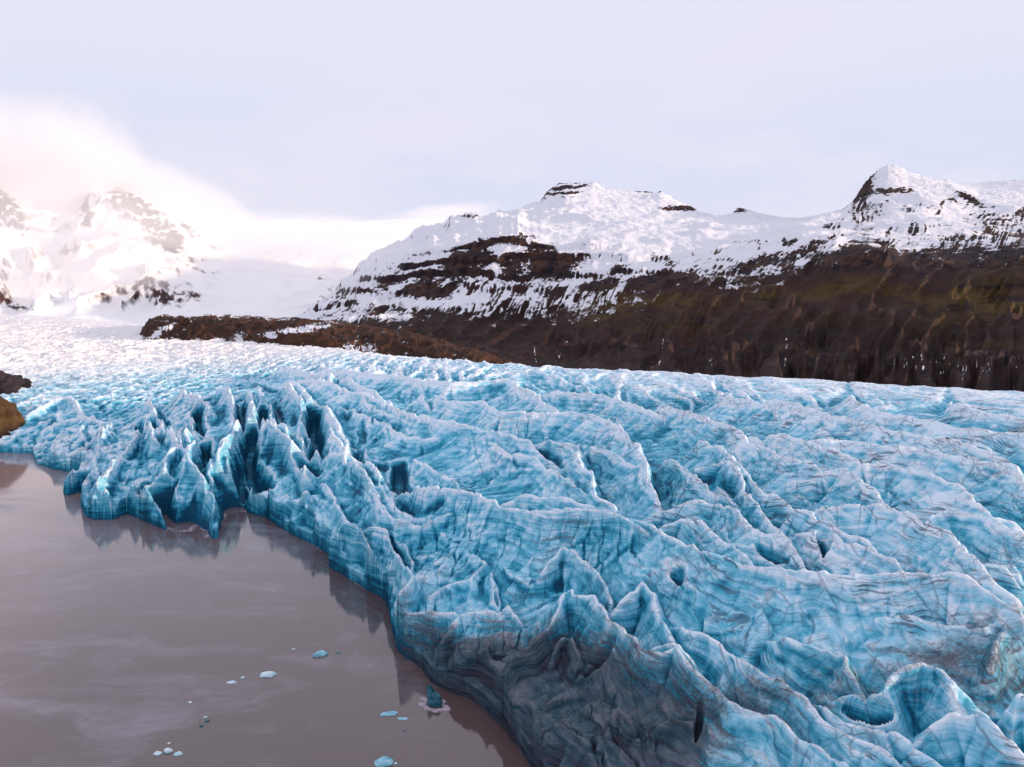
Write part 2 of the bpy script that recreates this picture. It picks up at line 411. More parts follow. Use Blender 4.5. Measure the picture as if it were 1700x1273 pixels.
# the pointed block and its neighbours by the water
r(8, [(1113,398),(1130,440),(1240,452),(1262,510),(1330,580),(1400,620),(1480,700),(1560,725),(1620,705),(1690,790),(1800,900)], 7.0, 2.2, 1.3, 12)
r(8, [(1113,398),(1060,520),(1000,620),(930,700),(850,760),(800,850),(770,900)], 6.5, 1.6, 1.3, 9)
r(8, [(1112,635),(1060,680),(1040,740)], 4.5, 1.8, 1.8, 8)
r(8, [(1112,635),(1150,700),(1200,790)], 4.5, 2.0, 1.6, 8)
r(8, [(1310,520),(1380,460),(1450,405),(1500,450),(1520,520),(1530,580),(1600,640),(1640,700)], 5.5, 1.8, 1.5, 9)
r(8, [(1000,300),(1090,230),(1180,290),(1240,320),(1280,400),(1300,500)], 4, 1.8, 1.1, 8)
r(8, [(780,530),(830,515),(870,560),(900,600)], 3.0, 1.6, 1.2, 6)
r(8, [(0,180),(25,132),(90,128),(140,190),(200,270),(225,400)], 7, 2.5, 2.2, 13)
r(8, [(130,130),(280,160),(350,230),(370,350)], 5, 2.0, 1.4, 9)
r(8, [(290,240),(340,310),(375,380),(300,520),(240,520)], 7, 2.2, 1.4, 11)
r(8, [(1270,1090),(1350,1000),(1440,1075)], 5, 1.8, 1.5, 8)
r(8, [(1450,1065),(1560,1035),(1660,1040),(1700,1090)], 4, 1.5, 1.5, 7)
r(8, [(470,130),(540,200),(640,280),(700,310),(640,400),(500,440),(390,520)], 2, .9, .6, 6)
r(8, [(740,320),(760,440),(790,540)], 1.5, 1.4, 1.0, 5)
r(8, [(720,620),(740,700),(700,790),(600,760)], 4.5, 1.4, 1.2, 7)
r(8, [(540,640),(600,560),(720,540),(830,530)], 3.5, 1.2, 1.1, 7)
r(8, [(700,830),(760,880),(780,960)], 4.0, 1.6, 1.6, 7)
r(8, [(300,590),(380,545),(520,540),(640,545)], 4, 1.4, 1.6, 9)
# fins at the snout
r('a', [(1220,450),(1300,560),(1380,680),(1430,740),(1440,860)], 4, 2, 1.4, 10)
r('a', [(1510,410),(1600,470),(1690,500),(1720,560)], 3.5, 1.6, 1.2, 8)
r('a', [(1700,500),(1620,560),(1560,620),(1530,680),(1540,800)], 5.5, 1.8, 2.4, 12)
r('a', [(1500,640),(1480,740),(1480,860)], 4.5, 2.5, 2.5, 10)
r('a', [(1225,640),(1250,740),(1290,800)], 5.5, 2.6, 2.4, 10)
r('a', [(1380,730),(1420,800),(1450,880)], 4, 2.0, 2.0, 8)
r('b', [(120,380),(200,420),(270,490),(300,570),(290,680),(250,760),(160,830),(80,930),(40,1050)], 5, 2.2, 1.6, 12)
r('b', [(400,480),(440,570),(480,680)], 5, 2.4, 1.6, 10)
r('b', [(380,420),(330,560),(310,680),(360,690)], 3.5, 1.6, 1.6, 9)
r('b', [(370,690),(280,770),(190,820),(150,880),(110,980),(80,1100)], 6, 3.0, 1.8, 14)
r('b', [(375,690),(450,700),(540,670),(620,770),(700,830),(780,910),(830,1000),(850,1100)], 6.5, 1.0, 2.6, 17)
r('b', [(450,400),(520,470),(580,560),(640,680),(700,780)], 5, 2.2, 1.6, 11)
r('b', [(660,340),(740,430),(800,500),(860,540),(900,640),(930,760),(930,900)], 4.5, 2.4, 1.5, 11)
r('b', [(640,650),(740,670),(810,680),(800,760),(840,860)], 4, 2.0, 1.6, 9)
r('b', [(700,330),(800,420),(900,500),(1000,560),(1080,700),(1180,840)], 3, 1.2, 1.0, 8)
r('b', [(790,915),(900,950),(1000,960),(1100,950),(1170,960),(1190,1000)], 5, 1.2, 1.1, 10)
r('b', [(1290,800),(1200,880),(1170,960)], 4, 1.6, 1.2, 8)
r('b', [(860,320),(1000,350),(1120,420),(1260,470),(1340,520),(1480,600),(1600,650),(1697,690)], 3, 1.2, .8, 7)
r('b', [(640,220),(760,260),(900,290),(1080,300),(1180,330),(1300,400),(1440,460),(1560,560),(1697,620)], 3, 1.4, .9, 7)
r('b', [(1180,1000),(1260,1060),(1330,1120),(1400,1200),(1440,1290)], 4.5, 1.6, 1.5, 8)
r('b', [(1300,1000),(1400,1060),(1460,1120),(1520,1220)], 4, 1.6, 1.5, 7)
# lowest blades and towers
r('c', [(610,60),(560,160),(500,240),(430,330),(370,380),(320,420),(290,480),(240,560),(200,620),(170,720),(150,850)], 6, 2.0, 1.6, 12)
r('c', [(200,620),(280,640),(330,800),(340,900)], 6, 2.0, 1.0, 9)
r('c', [(560,470),(530,540),(490,640),(470,760),(455,840)], 8.5, 2.2, 2.2, 14)
r('c', [(560,470),(635,425),(680,500),(720,620),(760,720),(810,800),(800,900)], 9, 2.6, 1.8, 15)
r('c', [(740,830),(770,900),(740,1000)], 7, 3.0, 2.6, 10)
r('c', [(845,670),(860,760),(840,830),(850,930),(850,1000)], 8.5, 2.6, 3.0, 12)
r('c', [(810,520),(860,600),(900,700),(960,830),(990,900),(1000,980)], 8.5, 3.2, 1.8, 14)
r('c', [(870,275),(800,350),(750,400),(760,480),(810,520)], 7, 1.8, 2.0, 13)
r('c', [(870,275),(940,340),(920,440)], 6.5, 2.2, 1.4, 10)
r('c', [(1120,130),(1060,200),(990,250),(950,300),(960,400),(1040,520),(1120,600),(1200,700),(1300,840)], 6.5, 1.8, 1.4, 12)
r('c', [(980,610),(1060,720),(1140,800),(1210,870),(1230,960)], 7, 2.6, 2.0, 10)
r('c', [(900,700),(1000,770),(1080,850),(1130,880),(1190,950),(1200,1060)], 8.5, 3.0, 2.6, 13)
r('c', [(1090,900),(1090,1060)], 6, 3, 3, 9)
r('c', [(1290,210),(1250,300),(1200,380),(1170,460),(1140,560)], 5.5, 2.0, 1.6, 11)
r('c', [(1270,300),(1310,430),(1320,560),(1290,700),(1290,800)], 5.5, 2.6, 1.8, 11)
r('c', [(1400,320),(1440,440),(1470,540)], 3.0, 3.2, 2.6, 10)
r('c', [(1430,820),(1390,900),(1375,1030)], 7.5, 3.4, 3.4, 12)
r('c', [(1555,640),(1500,760),(1480,900),(1485,1040)], 9.0, 3.2, 3.0, 13)
r('c', [(1555,770),(1620,880),(1640,1050)], 8, 3.2, 3.0, 12)
r('c', [(1640,740),(1680,840),(1690,960)], 8, 3.2, 3.0, 12)
r('c', [(1660,620),(1600,700),(1590,760)], 6.5, 2.6, 2.6, 9)
r('c', [(1560,520),(1500,560),(1470,620),(1400,580),(1380,680)], 5, 2.4, 2.4, 8)
r(4, [(1440,860),(1350,910),(1300,950),(1300,1030)], 6, 2.2, 2.2, 10)
r(4, [(1450,900),(1400,960),(1400,1040)], 5.5, 2.4, 2.4, 9)
r(4, [(1420,1020),(1500,1050),(1550,1100),(1560,1180)], 5.5, 2.0, 1.6, 9)
r(4, [(1520,820),(1540,900),(1600,980),(1640,1040)], 3.5, 1.4, 1.2, 7)
r(4, [(330,890),(400,850),(440,800),(450,720),(470,640),(500,560),(540,520)], 3.5, 1.8, 1.8, 8)
r(4, [(150,740),(230,700),(300,680),(380,640),(400,560)], .5, 1.5, 1.5, 4)
r(4, [(300,760),(380,700),(420,640)], .5, 1.6, 1.6, 4)
r(4, [(180,600),(280,560),(380,540),(470,540)], .5, 1.2, 1.2, 4)
r(4, [(130,510),(250,460),(330,450),(380,500)], .5, 1.2, 1.2, 4)
# crevasses and hollows
cut('c', [(1480,80),(1480,250),(1485,400),(1500,520)], -9, 3.5, 1.0)
cut('c', [(1400,330),(1400,450),(1410,570)], -9, 4.0, .7)
cut('b', [(370,760),(370,900),(390,1030),(480,1180),(480,1240)], -10, 3.0, 1.0)
cut('c', [(900,740),(950,830),(1020,950),(1050,1010)], -14, 3.4, 1.0)
cut('c', [(1320,660),(1330,760),(1400,840)], -12, 3.0, 1.0)
cut('c', [(420,870),(480,850),(540,885)], -12, 3.0, .8)
cut('c', [(760,640),(800,740),(830,800)], -9, 3.4, .6)
cut('c', [(1110,230),(1110,330),(1140,430)], -7, 3.4, .6)
cut('c', [(540,50),(600,160),(660,200)], -6, 3.0, .6)
cut('c', [(620,520),(620,640),(590,690)], -5, 3.0, .6)
cut('b', [(890,540),(910,680),(920,820),(930,940)], -9, 3.2, .8)
cut('b', [(560,470),(620,590),(650,680),(720,760)], -6, 2.2, .8)
cut('b', [(290,460),(310,560),(290,700)], -6, 3.0, .6)
cut('b', [(470,540),(490,620),(480,690)], -6, 3.0, .6)
cut('b', [(700,580),(740,640),(760,660)], -5, 2.0, .8)
cut('b', [(810,700),(815,800),(830,860)], -5, 3.4, .5)
cut('b', [(1110,560),(1150,610),(1180,640)], -4, 1.8, .8)
cut('b', [(1300,680),(1290,780),(1310,830)], -4, 2.2, .8)
cut('b', [(410,300),(520,370),(600,470)], -4, 1.8, .8)
cut('b', [(1000,400),(1150,330),(1250,350)], -3, 1.6, .8)
cut('b', [(820,1020),(880,1090),(910,1140)], -5, 2.0, 1.0)
cut('b', [(1300,850),(1290,1000)], -5, 2.4, .5)
cut('b', [(1590,960),(1600,1100),(1660,1200)], -7, 2.4, 1.0)
cut('a', [(1230,440),(1300,540),(1380,640),(1440,800)], -5, 2.4, .8)
cut('a', [(1250,640),(1280,740)], -6, 3.0, .8)
cut('a', [(960,720),(1000,640),(1020,590)], -5, 2.2, 1.0)
cut('a', [(1520,700),(1530,830)], -7, 3.2, .6)
cut('a', [(1640,560),(1650,740)], -7, 3.0, .6)
cut('a', [(800,700),(830,800)], -4, 2.2, .6)
cut('a', [(980,560),(1090,600),(1090,660)], -3, 2.0, .8)
cut(5, [(770,390),(830,450),(900,530)], -4, 1.5, .8)
cut(5, [(560,140),(600,200),(640,260)], -4, 1.5, .8)
cut(5, [(470,420),(480,480),(520,560)], -5, 1.8, .8)
cut(5, [(640,470),(700,540)], -3, 1.5, .6)
cut(5, [(1000,470),(1040,520)], -3, 1.5, .6)
cut(5, [(400,590),(470,680),(560,720),(650,690)], -5, 1.3, 2.0)
cut(5, [(60,180),(60,300),(70,400)], -6, 2.5, .8)
cut(5, [(280,260),(290,340)], -4, 2.2, .6)
cut(5, [(1060,390),(1150,450),(1240,520)], -4, 1.6, .8)
cut(5, [(1530,310),(1580,420),(1640,450),(1680,600)], -7, 2.0, .8)
cut(5, [(1300,400),(1400,560),(1500,640)], -6, 1.6, 1.0)
cut(5, [(890,990),(920,1080),(940,1150)], -4, 3.0, .5)
cut(5, [(350,230),(330,300),(360,400)], -2, 2.0, .5)
cut(6, [(50,350),(70,430),(100,480)], -5, 2.4, .5)
cut(6, [(200,540),(280,560),(340,640)], -6, 1.8, 1.0)
cut(6, [(330,310),(400,350),(500,400)], -3, 1.4, .8)
cut(8, [(755,345),(770,420),(800,520)], -4, 3.0, .5)
cut(8, [(634,380),(632,530)], -3, 3.2, .3)
cut(8, [(275,180),(330,280),(375,370)], -4, 2.2, .6)
cut(8, [(560,850),(660,860),(720,900)], -9, 1.6, 1.4)
cut(8, [(760,740),(830,720)], -5, 2.4, .5)
cut(8, [(400,760),(460,790)], -8, 1.6, .8)
cut(8, [(1200,780),(1300,790),(1100,880)], -3, 1.6, .6)
cut(9, [(340,700),(420,780),(600,880),(720,930)], -4, .9, .8)
cut(9, [(860,1010),(960,1040),(1050,1040)], -7, 2.4, 1.0)
cut(9, [(870,820),(930,850),(1020,890)], -4, 1.8, .4)
cut(9, [(1380,850),(1430,840)], -6, 1.6, 1.0)
cut(9, [(1450,830),(1500,900),(1560,930),(1697,900)], -5, .9, 2.5)
cut(9, [(1480,990),(1580,1090),(1697,1180)], -6, 1.3, .5)
cut(9, [(130,1020),(120,1160)], -3, 2.2, .3)
cut(9, [(0,450),(20,540)], -4, 1.6, .8)
cut(9, [(40,380),(90,420)], -3, 1.6, .6)
cut(6, [(420,880),(500,940),(560,960)], -4, 1.6, .5)
cut(6, [(740,870),(760,950)], -3, 1.8, .4)

# ------------------------------------------------------------------ glacier height field
def build_glacier():
    nth = int(1250*QUAL); nr = int(1500*QUAL)
    th_core = np.linspace(-R(37), R(37), nth)
    side = np.linspace(0, 1, int(70*QUAL)+2)[1:]**1.4
    th = np.concatenate([(-R(37)-side*R(33))[::-1], th_core, R(37)+side*R(33)])
    lr = np.linspace(math.log(52), math.log(1500), nr)
    TH, LR = np.meshgrid(th, lr); RR = np.exp(LR)
    X = (RR*np.sin(TH)).astype(np.float64); Y = (RR*np.cos(TH)).astype(np.float64)
    # bend coordinates a little so that crests wander
    wx = fbm(X/14, Y/18, 3, 11)*2.0+fbm(X/3.5, Y/4, 2, 12)*.25
    wy = fbm(X/16, Y/18, 3, 13)*2.2
    D = poly_sd(X+wx*.35, Y+wy*.35, poly, len(shore))
    B = base_height(X, Y, D)
    depthf = sst(220, 520, RR)
    # flow direction: crests run towards the camera, fanning out at the snout
    ang = R(10)*sst(-40, 120, X)-R(22)*sst(0, -200, X)
    ca, sa = np.cos(ang), np.sin(ang)
    xr = X*ca+Y*sa; yr = -X*sa+Y*ca
    xr = xr+fbm(X/60, Y/80, 3, 21)*22; 
    p1 = ridged(xr/19, yr/75, 4, 31, .5, 2.1, .8)
    yst = 26+60*sst(330, 500, RR)
    p2 = ridged(xr/8.5+3, yr/26, 4, 41, .55, 2.1, .6)*sst(480, 360, RR)+ridged(xr/7.0+8, yr/90, 3, 43, .5, 2.1, .6)*sst(360, 480, RR)
    p3 = ridged((X+Y*.4)/13, (Y-X*.2)/9, 4, 51, .55, 2.1, .4)      # chopped blocks
    chop = sst(-90, -150, X)*sst(380, 300, RR)+.35*sst(300, 420, RR)*sst(40, -40, X)
    chop = np.clip(chop, 0, 1)
    fl_ = sst(-60, -140, X)*sst(260, 340, RR)
    quiet = 1-.5*sst(-70, -40, X)*sst(430, 330, RR)
    proc = ((p1-.42)*(6.5-3*fl_)+(p2-.4)*(2.2+1.2*fl_))*quiet
    proc = proc*(1-.5*chop)+(p3-.4)*7*chop
    amp = (1-.15*sst(500, 1100, RR))*(1-.7*sst(-70, 0, edge_d(X, Y)))
    smoothzone = sst(-60, -110, X)*sst(300, 345, RR)*sst(640, 480, RR)
    ee = edge_d(X, Y)
    Z = B-(1.5+(3.0+3.5*sst(420, 250, RR)*sst(-110, -60, X))*sst(0, 35, D))*(1-.95*sst(-100, -12, ee))+proc*amp*(1-.45*smoothzone)
    # explicit crests
    n_, k_ = X.shape
    Xw = X+wx; Yw = Y+wy
    crest = np.full(X.shape, -1e3)
    lr0, dlr = lr[0], lr[1]-lr[0]
    def window(pts, rad):
        px = np.array([p[0] for p in pts]); py = np.array([p[1] for p in pts])
        x0, x1 = px.min()-rad, px.max()+rad; y0, y1 = py.min()-rad, py.max()+rad
        y0 = max(y0, 1.0)
        rmin = math.hypot(min(abs(x0), abs(x1)) if x0*x1 > 0 else 0, y0); rmax = math.hypot(max(abs(x0), abs(x1)), y1)
        i0 = max(0, int((math.log(max(rmin, 1))-lr0)/dlr)-1); i1 = min(n_, int((math.log(rmax)-lr0)/dlr)+2)
        tt = [math.atan2(a, b) for a in (x0, x1) for b in (y0, y1)]
        j0 = max(0, np.searchsorted(th, min(tt))-1); j1 = min(k_, np.searchsorted(th, max(tt))+1)
        return slice(i0, max(i0, i1)), slice(j0, max(j0, j1))
    for ri, (pts, dz, sl, sr, A) in enumerate(RD):
        w3 = [lift(a, b, dz) for a, b in pts]
        w = window(w3, A*2.6+4)
        x = Xw[w]; y = Yw[w]
        if x.size == 0: continue
        best = np.full(x.shape, 1e9); hh = np.zeros(x.shape); sg = np.zeros(x.shape); ss = np.zeros(x.shape)
        acc = 0; tot = sum(math.dist(a[:2], b[:2]) for a, b in zip(w3, w3[1:]))
        endt = np.zeros(x.shape)
        for a, b in zip(w3, w3[1:]):
            dx, dy = b[0]-a[0], b[1]-a[1]; L = math.hypot(dx, dy)+1e-6
            t = np.clip(((x-a[0])*dx+(y-a[1])*dy)/(L*L), 0, 1)
            ex = x-a[0]-t*dx; ey = y-a[1]-t*dy; d = np.sqrt(ex*ex+ey*ey)
            c = (dx*ey-dy*ex)/L
            m = d < best
            best = np.where(m, d, best); hh = np.where(m, a[2]+t*(b[2]-a[2]), hh)
            sg = np.where(m, c/(d+.3), sg); ss = np.where(m, (acc+t*L), ss)
            acc += L
        # uneven crest line: small steps and notches
        nn = (.55 if sl < 1.9 else 1)*perlin(ss/6.0+ri*13.1, ss*0+ri*7.7, 91)*.7+perlin(ss/2.0+ri*3.1, ss*0+ri*5.7, 92)*.22
        endfade = np.minimum(1, np.minimum(ss, tot-ss)/(tot*.12+1.0))
        hh = hh+nn-(1-endfade)*1.5
        s = np.where(sg > 0, sl+(sr-sl)*(1-sg)*.5, sr+(sl-sr)*(1+sg)*.5)
        s = s*(1+.22*perlin(x/11, y/11, 93))
        dd = np.sqrt(best*best+.16)-.4
        h = hh-A*(1-np.exp(-s*dd/A*1.25))-np.maximum(best-A*2.2, 0)*1.5
        crest[w] = np.maximum(crest[w], h)
    # crests win over the procedural surface; the latter shows between them
    kk = 1.0
    Zp = np.where(crest > -500, Z-2.0*np.clip(crest-Z+6, 0, 3)/3*(1-depthf), Z)
    Z = np.maximum(crest, Zp)
    for pts, dz, s, wd in CT:
        w3 = [lift(a, b, 1.0) for a, b in pts]
        w = window(w3, 14)
        x = Xw[w]; y = Yw[w]; best = np.full(x.shape, 1e9); hb = np.zeros(x.shape); ac = 0; sq = np.zeros(x.shape); tt_ = sum(math.dist(a[:2], b[:2]) for a, b in zip(w3, w3[1:]))
        for a, b in zip(w3, w3[1:]):
            dx, dy = b[0]-a[0], b[1]-a[1]; L2 = dx*dx+dy*dy+1e-6
            t = np.clip(((x-a[0])*dx+(y-a[1])*dy)/L2, 0, 1)
            d = np.hypot(x-a[0]-t*dx, y-a[1]-t*dy)
            m = d < best; best = np.where(m, d, best); hb = np.where(m, a[2]+t*(b[2]-a[2]), hb)
            sq = np.where(m, ac+t*math.sqrt(L2), sq); ac += math.sqrt(L2)
        tp = np.clip(np.minimum(sq, tt_-sq)/(.35*tt_), 0, 1)**.7
        h = hb+dz+(1-tp)*(2.0 if dz > -5.5 else 0)+np.maximum(best-wd, 0)*s*(1+.3*perlin(x/4, y/4, 77))
        Z[w] = np.minimum(Z[w], h)
    # medium and fine relief
    fl = ridged((X+wx*2)/3.4, (Y+wy*2)/6.5, 2, 61, .5, 2.1, .3)
    near = 1-sst(90, 600, RR)
    Z = Z+(fl-.45)*(.16+1.2*chop+.15*sst(160, 110, RR))+fbm(X/1.6, Y/1.6, 3, 71)*.16*(.4+.6*near)+fbm(X/9, Y/9, 3, 73)*.35
    # broken blocks: each cell lifted and tilted, with slots between
    bz = np.clip(.02+(.42-.12*sst(20, 60, X))*sst(-.05, .3, fbm(X/26, Y/40, 3, 95))+.9*chop+.3*sst(14, 3, D), 0, 1.3)*(1-.5*sst(350, 700, RR))
    cwx = fbm(X/5, Y/5, 3, 96)*1.6; cwy = fbm(X/5+9, Y/5, 3, 97)*1.6
    g, r1, tl = cells((xr+cwx)/4.2, (yr+cwy)/8.5, 401)
    Z = Z+bz*(r1*1.5+tl*2.0-1.5*np.exp(-(g/.06)**2)*(r1 > -.1))
    g, r1, tl = cells((xr+cwx*.6)/1.5, (yr+cwy*.6)/2.4, 402)
    Z = Z+bz*near*sst(1, 4, D)*(r1*.5+tl*.7-.5*np.exp(-(g/.09)**2)*(r1 > 0))
    # blocky terrace along foliation planes
    step = (Z+X*.10+Y*.05+fbm(X/12, Y/12, 3, 75)*2.5)/1.7
    fr = step-np.floor(step); Z = Z+(sst(.25, .75, fr)-fr)*1.7*.22*(.35+.65*sst(-.1, .25, fbm(X/20, Y/20, 2, 76)))
    # ice cliff at the water
    nc = fbm(X/7, Y/7, 2, 81); cl = 2.6+np.maximum(D+nc*3.0, 0)*4.4+3.0*sst(-.1, .5, nc)
    Z = np.where(D > 0, np.minimum(Z, np.maximum(cl, .4)), -1.5+D*1.2)
    Z = np.maximum(Z, -3.5)
    
    Z = np.where(D > 14.0, np.maximum(Z, .25), Z)
    # pale convex edges, dark hollows: lit crests painted in, with some wear
    def blur(A, m, n):
        for ax, k in ((0, m), (1, n)):
            P_ = np.pad(A, [(k+1, k) if a == ax else (0, 0) for a in (0, 1)], mode='edge'); c = np.cumsum(P_, axis=ax)
            A = (c[2*k+1:]-c[:-2*k-1])/(2*k+1) if ax == 0 else (c[:, 2*k+1:]-c[:, :-2*k-1])/(2*k+1)
        return A
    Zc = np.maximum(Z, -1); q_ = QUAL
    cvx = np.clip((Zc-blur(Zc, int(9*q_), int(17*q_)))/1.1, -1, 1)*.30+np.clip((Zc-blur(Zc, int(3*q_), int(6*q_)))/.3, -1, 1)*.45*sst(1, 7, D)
    # attributes
    e = edge_d(X, Y)
    far = .80*sst(330, 800, RR+X*-.30)+.12*fbm(X/25, Y/40, 3, 88)
    far = far-.30*sst(-120, 0, X)*sst(700, 450, RR)
    crust_light = .17+.20*sst(150, 420, RR)+.12*sst(20, 80, X)+.08*fbm(X/30, Y/30, 3, 85)+.42*(sst(-9, 3.5, Z-B)-.5)+.33*cvx  # height and convexity terms paint lit crests and shaded hollows over the weathering
    crack = .25+.75*sst(-20, 60, X+20*fbm(X/40, Y/40, 2, 86))*sst(420, 300, RR)
    crack = np.clip(crack+.25*sst(170, 130, RR), 0, 1)
    dirt = np.zeros(X.shape)
    def blob(px, py, z, rx, ry, a):
        x0, y0 = at_z(px, py, z)
        return a*np.exp(-(((X-x0)/rx)**2+((Y-y0)/ry)**2))
    dirt = dirt+blob(950, 1230, 3, 9, 8, .85)+blob(1060, 1262, 5, 9, 6, .45)+blob(880, 1180, 2, 9, 8, .8)+blob(750, 1135, 2, 8, 6, .62)+blob(1300, 1290, 5, 22, 7, .5)+blob(1600, 1220, 8, 14, 7, .45)  # dirty ice; the shore blobs also paint the dark of the undercut cave
    dirt = dirt+blob(1100, 1010, 12, 4, 6, .35)+blob(1480, 1010, 16, 1.5, 7, .30)+blob(1660, 725, 20, 22, 7, .8)
    dirt = dirt+.76*sst(140, 98, RR)*sst(16, 6, Z)+.60*sst(-32, -14, X)*sst(7, .5, D+3*fbm(X/5, Y/5, 3, 89))*sst(140, 118, RR)+.22*sst(20, 80, X)*sst(300, 150, RR)
    Zk = (Z > -3.4) & (e < 130)
    return grid_mesh('glacier', X, Y, Z, ice_material(), dict(crust_light=crust_light, far=far, crack=crack, dirt=dirt), keep=Zk)

# ------------------------------------------------------------------ mountains
def interp_cols(pxs, table):
    return np.interp(pxs, [p[0] for p in table], [p[1] for p in table])

def build_range(name, px0, px1, ncol, curves, mat, attr_fn, rough_fn, nrow=420, mask_fn=None):
    """curves: list of (range distance table px->r, table px->py); heights interpolated along each bearing"""
    pxs = np.linspace(px0, px1, ncol)
    ths = np.arctan((pxs-CX)/F/ (cp))
    rs = []; zs = []
    for rt, pt in curves:
        rr = interp_cols(pxs, rt); py = interp_cols(pxs, pt)
        u = (pxs-CX)/F; v = (CY-py)/F
        dy = cp+v*sp; dz = -sp+v*cp; hor = np.hypot(u, dy)
        rs.append(rr); zs.append(H+dz/hor*rr)
    rs = np.array(rs); zs = np.array(zs)
    t = np.linspace(0, 1, nrow)
    Rg = np.zeros((nrow, ncol)); Zg = np.zeros((nrow, ncol)); Tg = np.zeros((nrow, ncol))
    for j in range(ncol):
        r_ = rs[:, j]; z_ = zs[:, j]
        # spacing: share rows evenly per image height + radial distance
        w = np.concatenate([[0], np.cumsum(np.abs(np.diff(z_))/60+np.diff(r_)/320)])
        w /= w[-1]
        Rg[:, j] = np.interp(t, w, r_); Zg[:, j] = np.interp(t, w, z_); Tg[:, j] = np.interp(t, w, np.arange(len(r_)))
    TH = np.broadcast_to(ths, Rg.shape)
    X = Rg*np.sin(TH); Y = Rg*np.cos(TH)
    Z, at = rough_fn(X, Y, Zg, Tg, np.broadcast_to(pxs, Rg.shape), Rg)
    return grid_mesh(name, X, Y, Z, mat, at)

def K(*a): return list(a)

